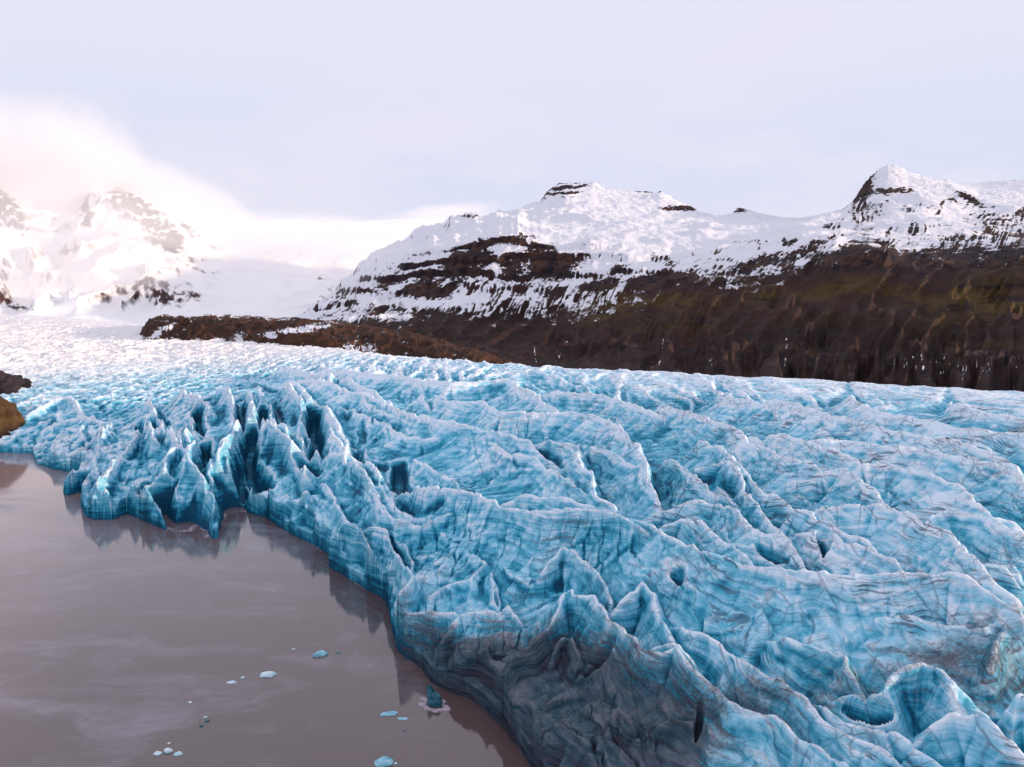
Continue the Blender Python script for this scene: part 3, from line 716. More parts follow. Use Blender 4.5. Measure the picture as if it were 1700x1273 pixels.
def right_range():
    CR = [(430, 900), (700, 680), (820, 590), (1000, 520), (1300, 430), (1700, 380), (2100, 360)]
    c0 = (CR, [(0, 640), (1000, 650), (2100, 760)])
    c1 = ([(x, v+110) for x, v in CR], [(430, 560), (500, 548), (700, 575), (830, 598), (1000, 603), (1150, 612), (1300, 620), (1700, 640), (2100, 660)])
    c2 = ([(430, 1150), (500, 1100), (820, 800), (1300, 640), (1700, 560), (2100, 540)],
          [(430, 556), (500, 545), (540, 540), (600, 545), (700, 556), (800, 560), (950, 566), (1100, 572), (1200, 574), (1300, 574), (1500, 580), (1700, 590), (2100, 600)])
    c3 = ([(500, 1300), (820, 1060), (1300, 860), (1700, 760), (2100, 740)],
          [(430, 553), (500, 536), (560, 522), (620, 505), (700, 515), (800, 520), (870, 522), (960, 512), (1050, 490), (1120, 480), (1250, 482), (1400, 486), (1550, 490), (1700, 500), (2100, 520)])
    c4 = ([(500, 1420), (820, 1200), (1300, 1000), (1700, 900), (2100, 870)],
          [(430, 550), (500, 533), (560, 508), (620, 474), (700, 468), (760, 458), (820, 452), (880, 458), (960, 448), (1040, 442), (1110, 446), (1200, 444), (1300, 432), (1360, 415), (1420, 404), (1500, 430), (1600, 442), (1700, 438), (2100, 440)])
    c5 = ([(500, 1500), (820, 1290), (1300, 1150), (1700, 1050), (2100, 1000)],
          [(430, 547), (500, 530), (540, 508), (560, 492), (600, 462), (650, 440), (700, 422), (760, 402), (800, 396), (860, 393), (900, 402), (960, 410), (1040, 408), (1110, 424), (1200, 418), (1300, 402), (1350, 394), (1420, 396), (1500, 408), (1600, 412), (1700, 402), (2100, 400)])
    c6 = ([(500, 2000), (820, 1900), (1300, 1800), (1700, 1700), (2100, 1700)],
          [(430, 545), (500, 526), (540, 500), (565, 480), (600, 448), (650, 420), (700, 392), (760, 368), (850, 352), (900, 350), (960, 352), (1060, 362), (1160, 372), (1240, 376), (1300, 372), (1360, 362), (1400, 352), (1460, 350), (1520, 352), (1600, 372), (1650, 380), (1700, 388), (2100, 390)])
    c7 = ([(500, 2400), (820, 2300), (1300, 2200), (1700, 2150), (2100, 2150)],
          [(430, 543), (500, 522), (540, 494), (570, 470), (600, 440), (640, 412), (650, 408), (700, 380), (752, 362), (762, 357), (800, 358), (860, 350), (880, 338), (895, 334), (905, 318), (925, 305), (950, 303), (980, 303), (1000, 312), (1040, 317), (1062, 320), (1090, 321), (1110, 332), (1140, 342),
           (1158, 352), (1180, 362), (1205, 358), (1216, 348), (1232, 350), (1250, 354), (1272, 358), (1290, 364), (1340, 364), (1385, 352), (1402, 335), (1412, 318), (1425, 300), (1440, 282), (1455, 272), (1468, 274), (1490, 284), (1530, 298), (1570, 310), (1605, 320), (1640, 322), (1700, 330), (2100, 340)])
    c8 = ([(x, v+240) for x, v in c7[0]], [(430, 545), (500, 524), (600, 452), (650, 415), (720, 390), (850, 352), (950, 318), (1100, 335), (1160, 362), (1300, 366), (1400, 345), (1460, 300), (1550, 306), (1610, 304), (1650, 300), (1700, 298), (1800, 296), (2100, 300)])
    c9 = ([(x, v+900) for x, v in c7[0]], [(430, 550), (500, 530), (2100, 480)])
    def rough(X, Y, Z, T, PX, Rg):
        b = PX
        PD = PX-42*T
        g1 = ridged(PD/48+fbm(X/200, Y/200, 3, 5)*.8, T*.8, 3, 101, .4, 2.1, .4)    # gullies down the slope
        g2 = ridged(PD/17+fbm(X/90, Y/90, 3, 6)*.5, T*.9, 2, 111, .4, 2.1, .4)
        slope_zone = sst(.7, 1.6, T)*sst(5.2, 4.2, T)
        Z = Z+(g1-.5)*slope_zone*(13-4*sst(3, 4.2, T))+(g2-.4)*slope_zone*7*np.clip(.2+2.2*fbm(PX/60, T*2, 2, 113), 0, 1.2)
        Z = Z+(fbm(X/90, Y/90, 5, 121)*12+ridged(X/260, Y/260, 4, 127, .45)*20-8)*sst(4, 5.2, T)*sst(8.2, 6.0, T)
        pil = ridged(PX/42+fbm(PX/30, T, 2, 8)*.5, T*.35, 2, 115, .4, 2.1, 0)
        Z = Z+(pil-.5)*20*sst(.15, .8, T)*sst(2.3, 1.6, T)*sst(950, 1150, PX)
        Z = Z+fbm(X/22, Y/22, 4, 122)*3.0*sst(1, 2, T)
        # lava benches: terraced heights
        zn = Z+fbm(X/120, Y/120, 4, 131)*26
        Z = Z+(fbm(PX/22, T*.3, 4, 128)*16+ridged(PX/38, T*.2, 2, 129)*10-4)*sst(4.6, 6, T)*sst(9, 8, T)*sst(930, 820, PX)
        def terr(Z, zn, h, k, m):
            f = zn/h; fr = f-np.floor(f)
            return Z+(sst(.35, .65, fr)-fr)*h*k*m
        m_low = sst(.9, 1.4, T)*sst(2.6, 2.0, T)
        m_cl = sst(3.4, 3.9, T)*sst(5.3, 4.9, T)*(.15+.85*sst(1180, 1000, PX))
        m_top = sst(6.3, 6.8, T)*sst(7.6, 7.1, T)
        Z = terr(Z, zn, 26, .45, np.clip(m_cl, 0, 1)); Z = terr(Z, zn+9, 17, .15, np.clip(m_top, 0, 1))
        Z = terr(Z, zn, 8, .5, np.clip(m_cl+m_top*.8, 0, 1))
        # snow cover: line across the slope
        PYs = HZ-(Z-H)/Rg*F
        line = np.interp(PX, [500, 560, 620, 700, 850, 960, 1050, 1110, 1200, 1290, 1360, 1420, 1480, 1540, 1620, 1700, 2100],
                         [560, 548, 530, 522, 528, 520, 500, 470, 474, 462, 440, 412, 436, 426, 430, 420, 420])
        lo = line+fbm(PX/30, T*2, 3, 141)*16
        snow = .22+.5*sst(14, -34, PYs-lo)+.30*sst(-25, -75, PYs-lo)
        snow = snow-.46*sst(12, 34, PYs-lo)
        # bare cliffs painted by nature at known places on the rim
        def cl(px, py, rx, ry, a, sh=0):
            return a*np.exp(-(((PX-px)/rx)**2+((PYs-py-sh*(PX-px))/ry)**2)**1.5)
        cf = cl(765, 437, 26, 24, 1.0, -.3)+cl(800, 425, 18, 26, .8)+cl(850, 445, 18, 18, .9)+cl(900, 430, 34, 26, 1.0, .2)+cl(935, 438, 40, 16, .9, -.2)+cl(700, 480, 40, 12, .6, -.2)
        cf = cf+cl(850, 396, 50, 6, .6, -.05)+cl(640, 475, 22, 10, .5, -.4)+cl(730, 487, 26, 9, .6)+cl(935, 318, 40, 16, 1.0, -.1)*(.25+.95*sst(-.3, .2, np.sin(PYs*.75+PX*.05+3.2*fbm(PX/16, PYs/9, 3, 7))))+cl(1070, 322, 34, 5, .8)+cl(1130, 352, 50, 5, 1.0)+cl(1085, 321, 30, 5, .8)
        cf = cf+cl(985, 475, 20, 8, .5)+cl(1010, 468, 15, 9, .5)+cl(1420, 322, 14, 30, .8, -.6)+cl(1460, 338, 40, 7, .7)+cl(1555, 304, 80, 5, 1.3, .25)+cl(1430, 362, 60, 14, .30)+cl(1540, 345, 60, 20, .22)+cl(1640, 380, 60, 20, .25)+cl(900, 470, 120, 25, .22)+cl(700, 450, 60, 25, .30)+cl(1590, 355, 24, 6, .6, .5)
        cf = cf+cl(1220, 355, 16, 9, .8)+cl(1030, 447, 20, 9, .5)+cl(1065, 470, 30, 12, .6)+cl(1110, 462, 36, 10, .5)+cl(1250, 440, 60, 9, .4, -.3)+cl(1330, 420, 30, 8, .4, -.4)+cl(780, 362, 30, 4, .6)+cl(1450, 440, 60, 10, .35)
        cf = cf*(1+1.1*fbm(PX/7, PYs/2.6, 4, 151))
        snow = snow-1.15*cf
        g3 = ridged(PD/8+fbm(X/80, Y/80, 3, 3)*1.0, T*1.6, 3, 161, .5)
        irr = fbm(PX/45, PYs/22, 4, 163)
        snow = snow-.05*sst(20, -20, PYs-line)*sst(-120, -70, PYs-line)-.55*np.clip(irr-.05, 0, .6)*sst(-130, -60, PYs-line)+(g3-.5)*(.35+1.4*np.clip(irr+.1, 0, .5))*sst(40, -40, PYs-line)*sst(-110, -60, PYs-line)+(g1-.5)*.20*sst(-90, -30, PYs-line)
        # frozen streams in the lower cliffs
        for (a, b, c, dx) in ((1100, 560, 610, -8), (1183, 562, 610, -4), (1305, 556, 600, -3), (945, 560, 600, -22), (1482, 570, 600, 0), (1600, 574, 620, -2), (1558, 578, 606, 2), (885, 568, 604, 6)):
            xx = a+(PYs-b)/(c-b)*dx+fbm(PYs/12, PYs*0+a, 2, 3)*5
            snow = snow+.85*np.exp(-((PX-xx)/2.2)**2)*(.75+.8*fbm(PX/3, PYs/4, 2, 9))*sst(b-10, b+6, PYs)*sst(c+8, c-6, PYs)
        snow = snow+.85*sst(.50, .72, ridged(PX/9, PYs/5, 3, 171))*sst(568, 578, PYs)*sst(610, 596, PYs)*(.25+.75*sst(1440, 1520, PX))*sst(1060, 1140, PX)
        moss = sst(1020, 1300, PX)*sst(550, 480, PYs)*sst(410, 450, PYs)*.75+.7*sst(900, 1000, PX)*sst(1250, 1150, PX)*sst(570, 530, PYs)+.5*sst(1450, 1600, PX)*sst(575, 560, PYs)
        streak = sst(.45, .8, ridged(PX/26, T*.7, 3, 181))*sst(540, 600, PYs)*.7
        cliff = np.clip(sst(556, 572, PYs)*sst(-.12, .15, fbm(PX/40, PYs/9, 4, 191))+cf*1.5+sst(480, 440, PYs)+.6*sst(900, 600, PX), 0, 1)
        return Z, dict(snow=snow, moss=np.clip(moss, 0, 1), cliff=cliff, streak=streak, ledge=moss*0)
    mat = rock_snow_material('mountain_rock_and_snow')
    build_range('mountain', 430, 2100, 1300, [c0, c1, c2, c3, c4, c5, c6, c7, c8, c9], mat, None, rough, 560)

def left_range():
    c0 = ([(-600, 1300), (300, 1350), (900, 1600)], [(-600, 560), (900, 560)])
    c1 = ([(-600, 1500), (300, 1600), (900, 1900)], [(-600, 512), (0, 516), (200, 521), (400, 524), (550, 523), (900, 520)])
    c2 = ([(-600, 1800), (300, 2000), (900, 2500)], [(-600, 440), (0, 470), (60, 488), (160, 482), (240, 470), (330, 490), (420, 492), (520, 484), (600, 470), (900, 470)])
    c3 = ([(-600, 2100), (300, 2450), (900, 3200)], [(-600, 330), (0, 380), (50, 400), (110, 430), (150, 400), (200, 385), (260, 395), (310, 430), (380, 462), (480, 462), (600, 450), (900, 440)])
    c4 = ([(-600, 2400), (300, 2800), (900, 3800)], [(-600, 250), (-100, 290), (0, 318), (30, 325), (60, 345), (100, 352), (140, 350), (160, 330), (185, 318), (210, 314), (235, 318), (262, 338), (300, 366), (330, 384), (380, 400), (460, 396), (600, 388), (900, 400)])
    c5 = ([(-600, 3300), (300, 3600), (900, 4800)], [(-600, 250), (-100, 280), (0, 305), (60, 325), (150, 332), (220, 338), (300, 356), (350, 366), (400, 359), (430, 366), (500, 364), (540, 369), (620, 366), (700, 362), (900, 370)])
    c6 = ([(-600, 4300), (300, 4600), (900, 5600)], [(-600, 420), (900, 450)])
    def rough(X, Y, Z, T, PX, Rg):
        z1 = sst(.6, 1.6, T)*sst(5.5, 4.3, T)
        g1 = ridged(PX/90-T*.5+fbm(X/400, Y/400, 3, 205)*.8, T*1.3, 3, 201, .4)
        Z = Z+(g1-.45)*z1*42*(.35+.65*sst(420, 250, PX))
        Z = Z+fbm(X/300, Y/300, 5, 211, .42)*28*z1*(.3+.7*sst(420, 250, PX))
        f = (Z+fbm(X/300, Y/300, 3, 215)*30)/38; fr = f-np.floor(f); Z = Z+(sst(.3, .7, fr)-fr)*38*.15*z1
        PYs = HZ-(Z-H)/Rg*F
        snow = np.full(Z.shape, 1.12)
        def cl(px, py, rx, ry, a, sh=0):
            return a*np.exp(-(((PX-px)/rx)**2+((PYs-py-sh*(PX-px))/ry)**2))
        cf = cl(215, 330, 36, 16, .5)+cl(160, 372, 10, 26, .5)+cl(225, 352, 26, 12, .5)+cl(275, 395, 34, 18, .65, .6)+cl(300, 410, 14, 10, .5)+cl(20, 368, 34, 24, .7, .4)+cl(0, 340, 30, 16, .4)
        cf = cf+cl(20, 500, 60, 10, .45, .3)+cl(250, 480, 60, 20, .3)+cl(300, 495, 40, 14, .35)+cl(545, 490, 18, 14, .35, -.8)+cl(330, 392, 18, 10, .4, .8)+cl(100, 360, 30, 12, .35)+cl(540, 462, 14, 8, .4)
        cf = cf+cl(250, 360, 60, 30, .22, .5)+cl(0, 420, 60, 60, .16)+cl(300, 470, 120, 30, .16)
        snow = snow-2.1*cf*(.75+1.4*fbm(PX/10, PYs/7, 4, 221))
        return Z, dict(snow=snow, moss=snow*0, cliff=snow*0+1, streak=snow*0, ledge=snow*0)
    mat = rock_snow_material('misty_mountain_snow', rock=(.075, .040, .050), snowc=(.93, .91, .93), scale=.6, soft=.32)
    build_range('mountain', -600, 900, 800, [c0, c1, c2, c3, c4, c5, c6], mat, None, rough, 420)

def moraine():
    """brown debris ridge standing between the glacier arms"""
    c0 = ([(200, 700), (500, 560), (870, 450)], [(200, 575), (400, 590), (600, 612), (870, 640)])
    c1 = ([(200, 740), (500, 590), (870, 470)], [(200, 590), (232, 572), (262, 560), (400, 564), (450, 560), (490, 548), (550, 556), (600, 580), (640, 588), (720, 592), (790, 598), (835, 603), (870, 615)])
    c2 = ([(200, 790), (500, 680), (870, 540)], [(200, 585), (228, 560), (244, 544), (256, 534), (275, 529), (340, 532), (420, 536), (520, 539), (600, 549), (660, 558), (720, 570), (780, 583), (835, 600), (870, 612)])
    c3 = ([(200, 900), (500, 800), (870, 620)], [(200, 580), (228, 556), (244, 542), (254, 531), (270, 526), (330, 522), (380, 522), (450, 525), (560, 532), (640, 544), (700, 557), (760, 573), (820, 592), (840, 600), (870, 612)])
    c4 = ([(200, 1010), (500, 930), (870, 700)], [(200, 590), (300, 548), (500, 546), (700, 575), (870, 640)])
    def rough(X, Y, Z, T, PX, Rg):
        z1 = sst(.2, 1.2, T)
        g = ridged(PX/26-T*.6, T*1.2+PX/200, 4, 301, .55); Z = Z+fbm(PX/60, T*0+3, 2, 305)*5*sst(1.2, 2.8, T)
        Z = Z+(g-.5)*6*z1*sst(3.2, 2.4, T)+fbm(X/14, Y/14, 4, 303)*2.2*z1
        PYs = HZ-(Z-H)/Rg*F
        snow = .10+.25*fbm(PX/14, PYs/5, 3, 311)
        def cl(px, py, rx, ry, a, sh=0):
            return a*np.exp(-(((PX-px)/rx)**2+((PYs-py-sh*(PX-px))/ry)**2))
        snow = snow+.30*sst(2.5, 2.9, T)*sst(600, 420, PX)+cl(270, 545, 22, 5, .6, -.4)+cl(400, 556, 14, 8, .4)+cl(500, 545, 50, 6, .6, -.15)+cl(450, 552, 20, 6, .4)+cl(590, 575, 26, 9, .5, .3)+cl(620, 574, 8, 6, .4)+cl(720, 556, 60, 3, .35, .25)
        return Z, dict(snow=snow, moss=snow*0, cliff=snow*0, streak=snow*0+.1, ledge=snow*0)
    mat = rock_snow_material('moraine_debris', low=(.075, .030, .016), rock=(.06, .03, .02), scale=3.5, soft=.08)
    build_range('moraine_hill', 200, 870, 620, [c0, c1, c2, c3, c4], mat, None, rough, 160)

build_glacier()
right_range()
left_range()
moraine()

# ------------------------------------------------------------------ water and valley floor
wm = water_material()
n = 60
gx, gy = np.meshgrid(np.linspace(-900, 500, n), np.linspace(-500, 600, n))
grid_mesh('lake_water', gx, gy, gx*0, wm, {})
m, nt, out = new_mat('silt_ground'); s = NB(nt)
P = s.n('ShaderNodeNewGeometry').outputs['Position']
s.bsdf(out, s.mix(s.noise(P, .02, 5), C3(.05, .035, .03), C3(.10, .08, .07)), .9)
gx, gy = np.meshgrid(np.linspace(-12000, 12000, 60), np.linspace(-12000, 12000, 60))
grid_mesh('ground', gx, gy, gx*0-4.0, m, {})

# ------------------------------------------------------------------ pieces of ice and rocks
import bmesh
from mathutils import Vector, noise as mnoise
def simple_ice(name, c0=(.10, .42, .55), c1=(.45, .68, .80), rough=.35, scale=.8):
    m, nt, out = new_mat(name); s = NB(nt)
    P = s.n('ShaderNodeNewGeometry').outputs['Position']
    f = s.noise(s.mapv(P, (1, 1, 2.5)), scale, 6, .7)
    col = s.mix(s.mr(f, .35, .65), C3(*c0), C3(*c1))
    s.bsdf(out, col, rough, s.bump(f, .6, .4), .5, 1.31); return m
M_floe = simple_ice('floe_ice'); M_pale = simple_ice('pale_floe_ice', (.35, .58, .70), (.75, .82, .88))
M_dark = simple_ice('clear_dark_ice', (.004, .05, .075), (.03, .16, .22), .2)
def chunk(name, px, py, wpx, z, mat, label, cat='ice floe', group=None, flat=.16, asp=.5, rot=0.0, seed=1, top=None, sides=7):
    """irregular broken block, its waterline at the photo position"""
    x, y = at_z(px, py, z); w = wpx/F*math.hypot(math.hypot(x, y), H-z)
    rd = random.Random(seed)
    bm = bmesh.new(); ring0 = []; ring1 = []; ring2 = []
    hgt = w*flat
    for i in range(sides):
        a = 2*math.pi*i/sides+rd.uniform(-.25, .25); rr = rd.uniform(.75, 1.08)*.5
        cx, cy = math.cos(a)*rr*w, math.sin(a)*rr*w*asp*1.9
        ring0.append(bm.verts.new((cx*.96, cy*.96, -hgt*.8))); ring1.append(bm.verts.new((cx, cy, hgt*rd.uniform(.25, .55))))
        ring2.append(bm.verts.new((cx*.7, cy*.7, hgt*rd.uniform(.75, 1.1))))
    for A, B in ((ring0, ring1), (ring1, ring2)):
        for i in range(sides): bm.faces.new((A[i], A[(i+1) % sides], B[(i+1) % sides], B[i]))
    bm.faces.new(ring2); bm.faces.new(ring0[::-1])
    bmesh.ops.triangulate(bm, faces=[f for f in bm.faces if len(f.verts) > 4])
    bmesh.ops.subdivide_edges(bm, edges=bm.edges[:], cuts=2, use_grid_fill=True, fractal=.0)
    for v in bm.verts:
        nvec = mnoise.noise_vector(v.co*(3.2/w)+Vector((seed*3.1, 0, 0)))
        v.co += Vector((nvec.x*w*.05, nvec.y*w*.05, nvec.z*hgt*.28))
    if top:
        for v in bm.verts:
            if v.co.z > 0:
                k = max(0, 1-abs(v.co.x/w-top[0])*top[2]); v.co.z *= 1+k*top[1]
    me = bpy.data.meshes.new(name); bm.to_mesh(me); bm.free(); me.materials.append(mat)
    o = bpy.data.objects.new(name, me); sc.collection.objects.link(o)
    o.location = (x, y, z); o.rotation_euler = (0, 0, rot)
    o['label'] = label; o['category'] = cat
    if group: o['group'] = group
    return o
def rock(name, px, py, z, rx, ry, rz, mat, label, seed, amp=.22):
    x, y = at_z(px, py, z)
    bm = bmesh.new(); bmesh.ops.create_icosphere(bm, subdivisions=6, radius=1.0)
    for v in bm.verts:
        n1 = mnoise.fractal(v.co*1.1+Vector((seed, 0, 0)), .8, 2.1, 7)
        v.co *= 1+n1*amp
        v.co.z = max(v.co.z, -.35)
        v.co.x *= rx; v.co.y *= ry; v.co.z *= rz
    for f in bm.faces: f.smooth = True
    me = bpy.data.meshes.new(name); bm.to_mesh(me); bm.free(); me.materials.append(mat)
    o = bpy.data.objects.new(name, me); sc.collection.objects.link(o); o.location = (x, y, z)
    o['label'] = label; o['category'] = 'rock'
    return o
def rock_mat(name, a, b, wet):
    m, nt, out = new_mat(name); s = NB(nt)
    P = s.n('ShaderNodeNewGeometry').outputs['Position']; z = s.sep(P)[2]
    f = s.noise(P, .25, 8, .7); f2 = s.noise(P, .06, 4, .6)
    col = s.mix(s.mr(f, .35, .65), C3(*a), C3(*b))
    zz_ = s.math('MULTIPLY_ADD', f2, 8.0, z)
    col = s.mix(s.mr(zz_, wet+6.5, wet+2.0), col, C3(.018, .011, .012))
    s.bsdf(out, col, .85, s.bump(f, .8, 1.5), .3); return m
rock('boulder', -22, 738, 0, 16.5, 14, 19, rock_mat('brown_rock', (.060, .030, .012), (.11, .062, .022), 7.0), 'big rounded brown rock standing in the lake at the left edge', 3.0, .24)
rock('rock_outcrop', -6, 660, 11, 13, 14, 11, rock_mat('black_rock', (.012, .010, .016), (.05, .035, .04), -40.0), 'dark jagged rock outcrop rising from the ice behind the brown rock', 8.0, .45)

def foam():
    m, nt, out = new_mat('froth'); s = NB(nt)
    P = s.n('ShaderNodeNewGeometry').outputs['Position']
    f = s.noise(P, 1.3, 6, .75); a = s.attr('edge')
    d = s.n('ShaderNodeBsdfDiffuse'); s.put(d.inputs[0], C3(.50, .43, .50))
    t = s.n('ShaderNodeBsdfTransparent'); mx = s.n('ShaderNodeMixShader')
    s.put(mx.inputs[0], s.math('MULTIPLY', s.mr(s.math('MULTIPLY_ADD', a, .38, f), .76, .90), .8)); s.L(t.outputs[0], mx.inputs[1]); s.L(d.outputs[0], mx.inputs[2]); s.L(mx.outputs[0], out.inputs[0])
    pts = []
    sh = shore[2:-3]
    for a_, b_ in zip(sh, sh[1:]):
        n_ = max(1, int(np.hypot(*(b_-a_))/.6))
        for k in range(n_): pts.append(a_+(b_-a_)*k/n_)
    pts = np.array(pts); tg = np.gradient(pts, axis=0); tg /= np.hypot(tg[:, 0], tg[:, 1])[:, None]+1e-6
    nn = np.stack([-tg[:, 1], tg[:, 0]], 1)
    sd_ = poly_sd(pts[:, 0]+nn[:, 0]*1.0, pts[:, 1]+nn[:, 1]*1.0, poly, len(shore))
    if (sd_ > 0).sum() > len(sd_)/2: nn = -nn
    wv = np.array([mnoise.noise(Vector((i*.11, 0, 0))) for i in range(len(pts))])
    wd = 1.0+.9*np.clip(wv*2, -.6, 1.5)
    offs = [-1.5, -.2, .2, .6]; V = []; E = []
    for k, t_ in enumerate(offs):
        q = pts+nn*(t_*wd[:, None] if k else t_)
        V.append(np.c_[q, np.full(len(q), .03)]); E.append(np.full(len(q), (1.0, .8, .45, -.6)[k])+wv*.35)
    X = np.array([v[:, 0] for v in V]); Y = np.array([v[:, 1] for v in V])
    o = grid_mesh('foam', X, Y, X*0+.03, m, dict(edge=np.array(E)), kind='stuff')
    cx, cy = at_z(720, 1170, 0); n_ = 90; a = np.linspace(0, 2*math.pi, n_)
    X = []; Y = []; E = []
    for k, rr in enumerate((.55, .8, 1.0, 1.35)):
        q = np.array([1+.3*mnoise.noise(Vector((math.cos(t)*1.5, math.sin(t)*1.5, 2.0))) for t in a])*rr
        ex = np.cos(a)*2.7*q; ey = np.sin(a)*1.7*q; c_, s_ = math.cos(-.75), math.sin(-.75)
        X.append(cx+ex*c_-ey*s_); Y.append(cy+ex*s_+ey*c_); E.append(np.full(n_, (1.2, 1.1, .9, -.6)[k]))
    X = np.array(X); grid_mesh('foam', X, np.array(Y), X*0+.03, m, dict(edge=np.array(E)), kind='stuff')
foam()
G = 'small ice pieces floating on the brown lake'
chunk('ice_floe', 532, 1087, 23, 0, M_floe, 'pale blue tilted ice floe, the one floating highest up the lake', group=G, flat=.22, asp=.35, rot=.25, seed=1)
chunk('ice_floe', 444, 1121, 26, 0, M_pale, 'flat pale ice floe with a blue stripe, left of the tilted blue one', group=G, flat=.14, asp=.38, rot=.15, seed=2)
chunk('ice_floe', 385, 1133, 17, 0, M_pale, 'thin whitish ice sliver furthest left in the row of floes', group=G, flat=.1, asp=.3, seed=3)
chunk('ice_floe', 403, 1125, 7, 0, M_pale, 'tiny ice bit between the flat pale floe and the thin sliver', group=G, flat=.2, seed=4)
chunk('ice_floe', 487, 1078, 6, 0, M_pale, 'tiny white ice crumb just left of the tilted blue floe', group=G, flat=.2, seed=5)
chunk('ice_floe', 562, 1084, 12, 0, M_dark, 'dim blue half sunken ice piece right of the tilted blue floe', group=G, flat=.04, asp=.25, seed=6)
chunk('ice_floe', 648, 1185, 31, 0, M_floe, 'long thin light blue floe left of the dark ice lump', group=G, flat=.07, asp=.28, rot=.2, seed=7)
chunk('ice_floe', 669, 1193, 18, 0, M_floe, 'short thin blue floe touching the right end of the long one', group=G, flat=.06, asp=.28, rot=.05, seed=8)
chunk('ice_floe', 672, 1213, 8, 0, M_dark, 'faint dark floe below the pair of thin blue floes', group=G, flat=.05, asp=.35, seed=9)
chunk('ice_floe', 636, 1266, 33, 0, M_floe, 'bright blue floe cut by the lower edge of the photo', group=G, flat=.16, asp=.42, rot=.2, seed=10)
chunk('ice_floe', 657, 1268, 6, 0, M_pale, 'tiny white ice dot right of the floe at the lower edge', group=G, flat=.3, seed=11)
chunk('ice_floe', 262, 1251, 13, 0, M_pale, 'left piece of the white trio near the bottom left', group=G, flat=.15, asp=.4, seed=12)
chunk('ice_floe', 279, 1247, 15, 0, M_pale, 'middle and largest piece of the white trio near the bottom left', group=G, flat=.25, asp=.45, seed=13)
chunk('ice_floe', 296, 1252, 14, 0, M_pale, 'right piece of the white trio near the bottom left', group=G, flat=.15, asp=.4, seed=14)
chunk('ice_floe', 281, 1234, 5, 0, M_pale, 'single crumb above the white trio near the bottom left', group=G, flat=.2, seed=15)
chunk('ice_floe', 316, 1166, 6, 0, M_pale, 'pinkish white crumb, upper left of the crumb cluster mid lake', group=G, flat=.2, seed=16)
chunk('ice_floe', 341, 1191, 6, 0, M_pale, 'white crumb at the top of the loose cluster mid lake', group=G, flat=.25, seed=17)
chunk('ice_floe', 344, 1197, 9, 0, M_dark, 'dim bluish crumb in the middle of the loose cluster mid lake', group=G, flat=.1, seed=18)
chunk('ice_floe', 334, 1205, 8, 0, M_dark, 'dim bluish crumb at the bottom of the loose cluster mid lake', group=G, flat=.1, seed=19)
chunk('ice_lump', 720, 1168, 36, 0, M_dark, 'dark teal sharp edged ice lump ringed by froth near the cliff foot', 'ice block', flat=.42, asp=.30, rot=-.75, seed=21, top=(-.3, .9, 2.2))

# ------------------------------------------------------------------ mist on the left mountain
sc.cycles.volume_bounces = 24; sc.cycles.max_bounces = 24
def cloud(px, py, dist, rx, ry, rz, dens, tilt=0.0, seed=0, nscale=2.3, soft=.6):
    m = bpy.data.materials.new('mist'); m.use_nodes = True; nt = m.node_tree; nt.nodes.clear(); s = NB(nt)
    out = s.n('ShaderNodeOutputMaterial')
    oc = s.n('ShaderNodeTexCoord').outputs['Object']
    ln = s.n('ShaderNodeVectorMath', operation='LENGTH'); s.L(oc, ln.inputs[0])
    nz_ = s.noise(s.mapv(oc, (1, 1, 1), loc=(seed*3.3, 1.7, .4)), nscale, 4, .6)
    v = s.math('MULTIPLY_ADD', s.math('SUBTRACT', nz_, .5), 1.3, s.math('SUBTRACT', 1.0, ln.outputs['Value']))
    v = s.mr(v, .02, soft); lim = s.mr(ln.outputs['Value'], 1.0, .75)
    d = s.math('MULTIPLY', s.math('MULTIPLY', v, lim), dens)
    pv = s.n('ShaderNodeVolumePrincipled'); pv.inputs['Color'].default_value = (1, .99, .99, 1)
    pv.inputs['Anisotropy'].default_value = .0
    s.L(d, pv.inputs['Density']); s.L(pv.outputs[0], out.inputs['Volume'])
    bm = bmesh.new(); bmesh.ops.create_icosphere(bm, subdivisions=3, radius=1.0)
    me = bpy.data.meshes.new('cloud'); bm.to_mesh(me); bm.free(); me.materials.append(m)
    o = bpy.data.objects.new('cloud', me); sc.collection.objects.link(o)
    p = at_r(px, py, dist); k = dist/F
    o.location = p; o.scale = (rx*k, (rx+ry)*.5*k*rz, ry*k); o.rotation_euler = (0, tilt, -math.atan2(p[0], p[1]))
    o['kind'] = 'stuff'
    return o
cloud(60, 300, 2900, 190, 138, .8, .005, R(14), 1)
cloud(260, 322, 3100, 190, 62, .8, .004, R(20), 2)
cloud(150, 245, 3100, 95, 75, .8, .0035, R(40), 9)
cloud(480, 410, 3000, 260, 62, 1.3, .0032, R(2), 3)
cloud(60, 440, 1900, 300, 80, .5, .0022, R(0), 4)
cloud(225, 345, 2300, 170, 75, .5, .0060, R(14), 6)
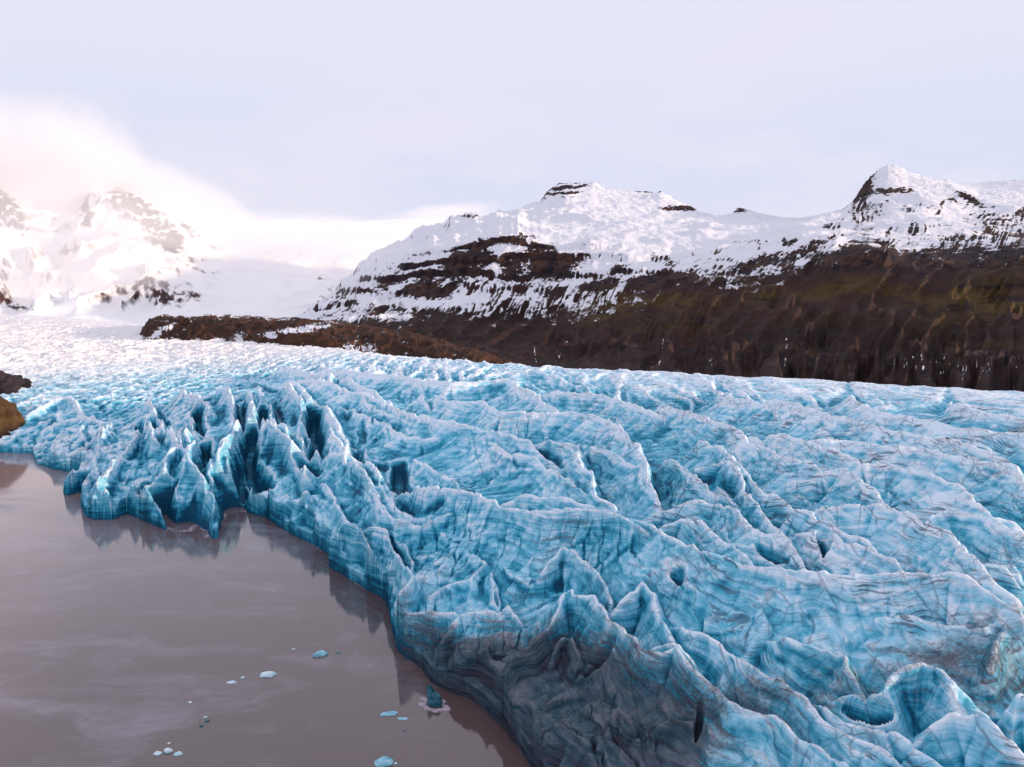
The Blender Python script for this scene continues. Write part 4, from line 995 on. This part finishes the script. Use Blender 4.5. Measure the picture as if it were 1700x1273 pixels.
cloud(10, 350, 2100, 110, 60, .5, .0050, R(10), 7)
cloud(585, 445, 1350, 130, 55, .5, .0022, R(-22), 10)
cloud(140, 400, 1850, 280, 95, .5, .0030, R(6), 8)
cloud(680, 385, 3300, 200, 40, 1.2, .003, R(-14), 5)

# ------------------------------------------------------------------ sky and sun
SUN_EL, SUN_AZ = 10.0, 98.0        # azimuth from +Y, clockwise
w = bpy.data.worlds.new('World'); sc.world = w; w.use_nodes = True
nt = w.node_tree; nt.nodes.clear(); s = NB(nt)
out = s.n('ShaderNodeOutputWorld'); bg = s.n('ShaderNodeBackground')
sky = s.n('ShaderNodeTexSky', sky_type='NISHITA'); sky.sun_disc = False
sky.sun_elevation = R(SUN_EL); sky.sun_rotation = R(SUN_AZ)
tc = s.n('ShaderNodeTexCoord').outputs['Generated']
zc = s.sep(tc)[2]
pz = s.math('MAXIMUM', zc, .0)
# high thin overcast: pale lavender veil
cn = s.noise(s.mapv(tc, (1.5, 1.5, 5)), 1.4, 5, .55)
veil = s.ramp(pz, [(0.0, (6.9, 7.3, 9.3)), (.10, (6.6, 7.0, 9.1)), (.28, (7.7, 7.8, 9.2)), (.6, (8.6, 8.6, 9.6)), (1.0, (8.4, 8.4, 9.6))])
veil = s.mix(s.mr(cn, .40, .65), veil, C3(7.9, 7.8, 9.1))
col = s.mix(.93, sky.outputs[0], veil)
s.L(col, bg.inputs[0]); bg.inputs[1].default_value = .1
s.L(bg.outputs[0], out.inputs[0])
sd = bpy.data.lights.new('sun', 'SUN'); sd.energy = 3.7; sd.angle = R(2); sd.color = (1.0, .76, .55)
so = bpy.data.objects.new('sun', sd); sc.collection.objects.link(so)
az = R(SUN_AZ); el = R(SUN_EL)
dv = Vector((math.sin(az)*math.cos(el), math.cos(az)*math.cos(el), math.sin(el)))
so.rotation_euler = dv.to_track_quat('Z', 'Y').to_euler()
vs = sc.view_settings; vs.view_transform = 'Standard'; vs.look = 'None'; vs.exposure = .10; vs.gamma = 1
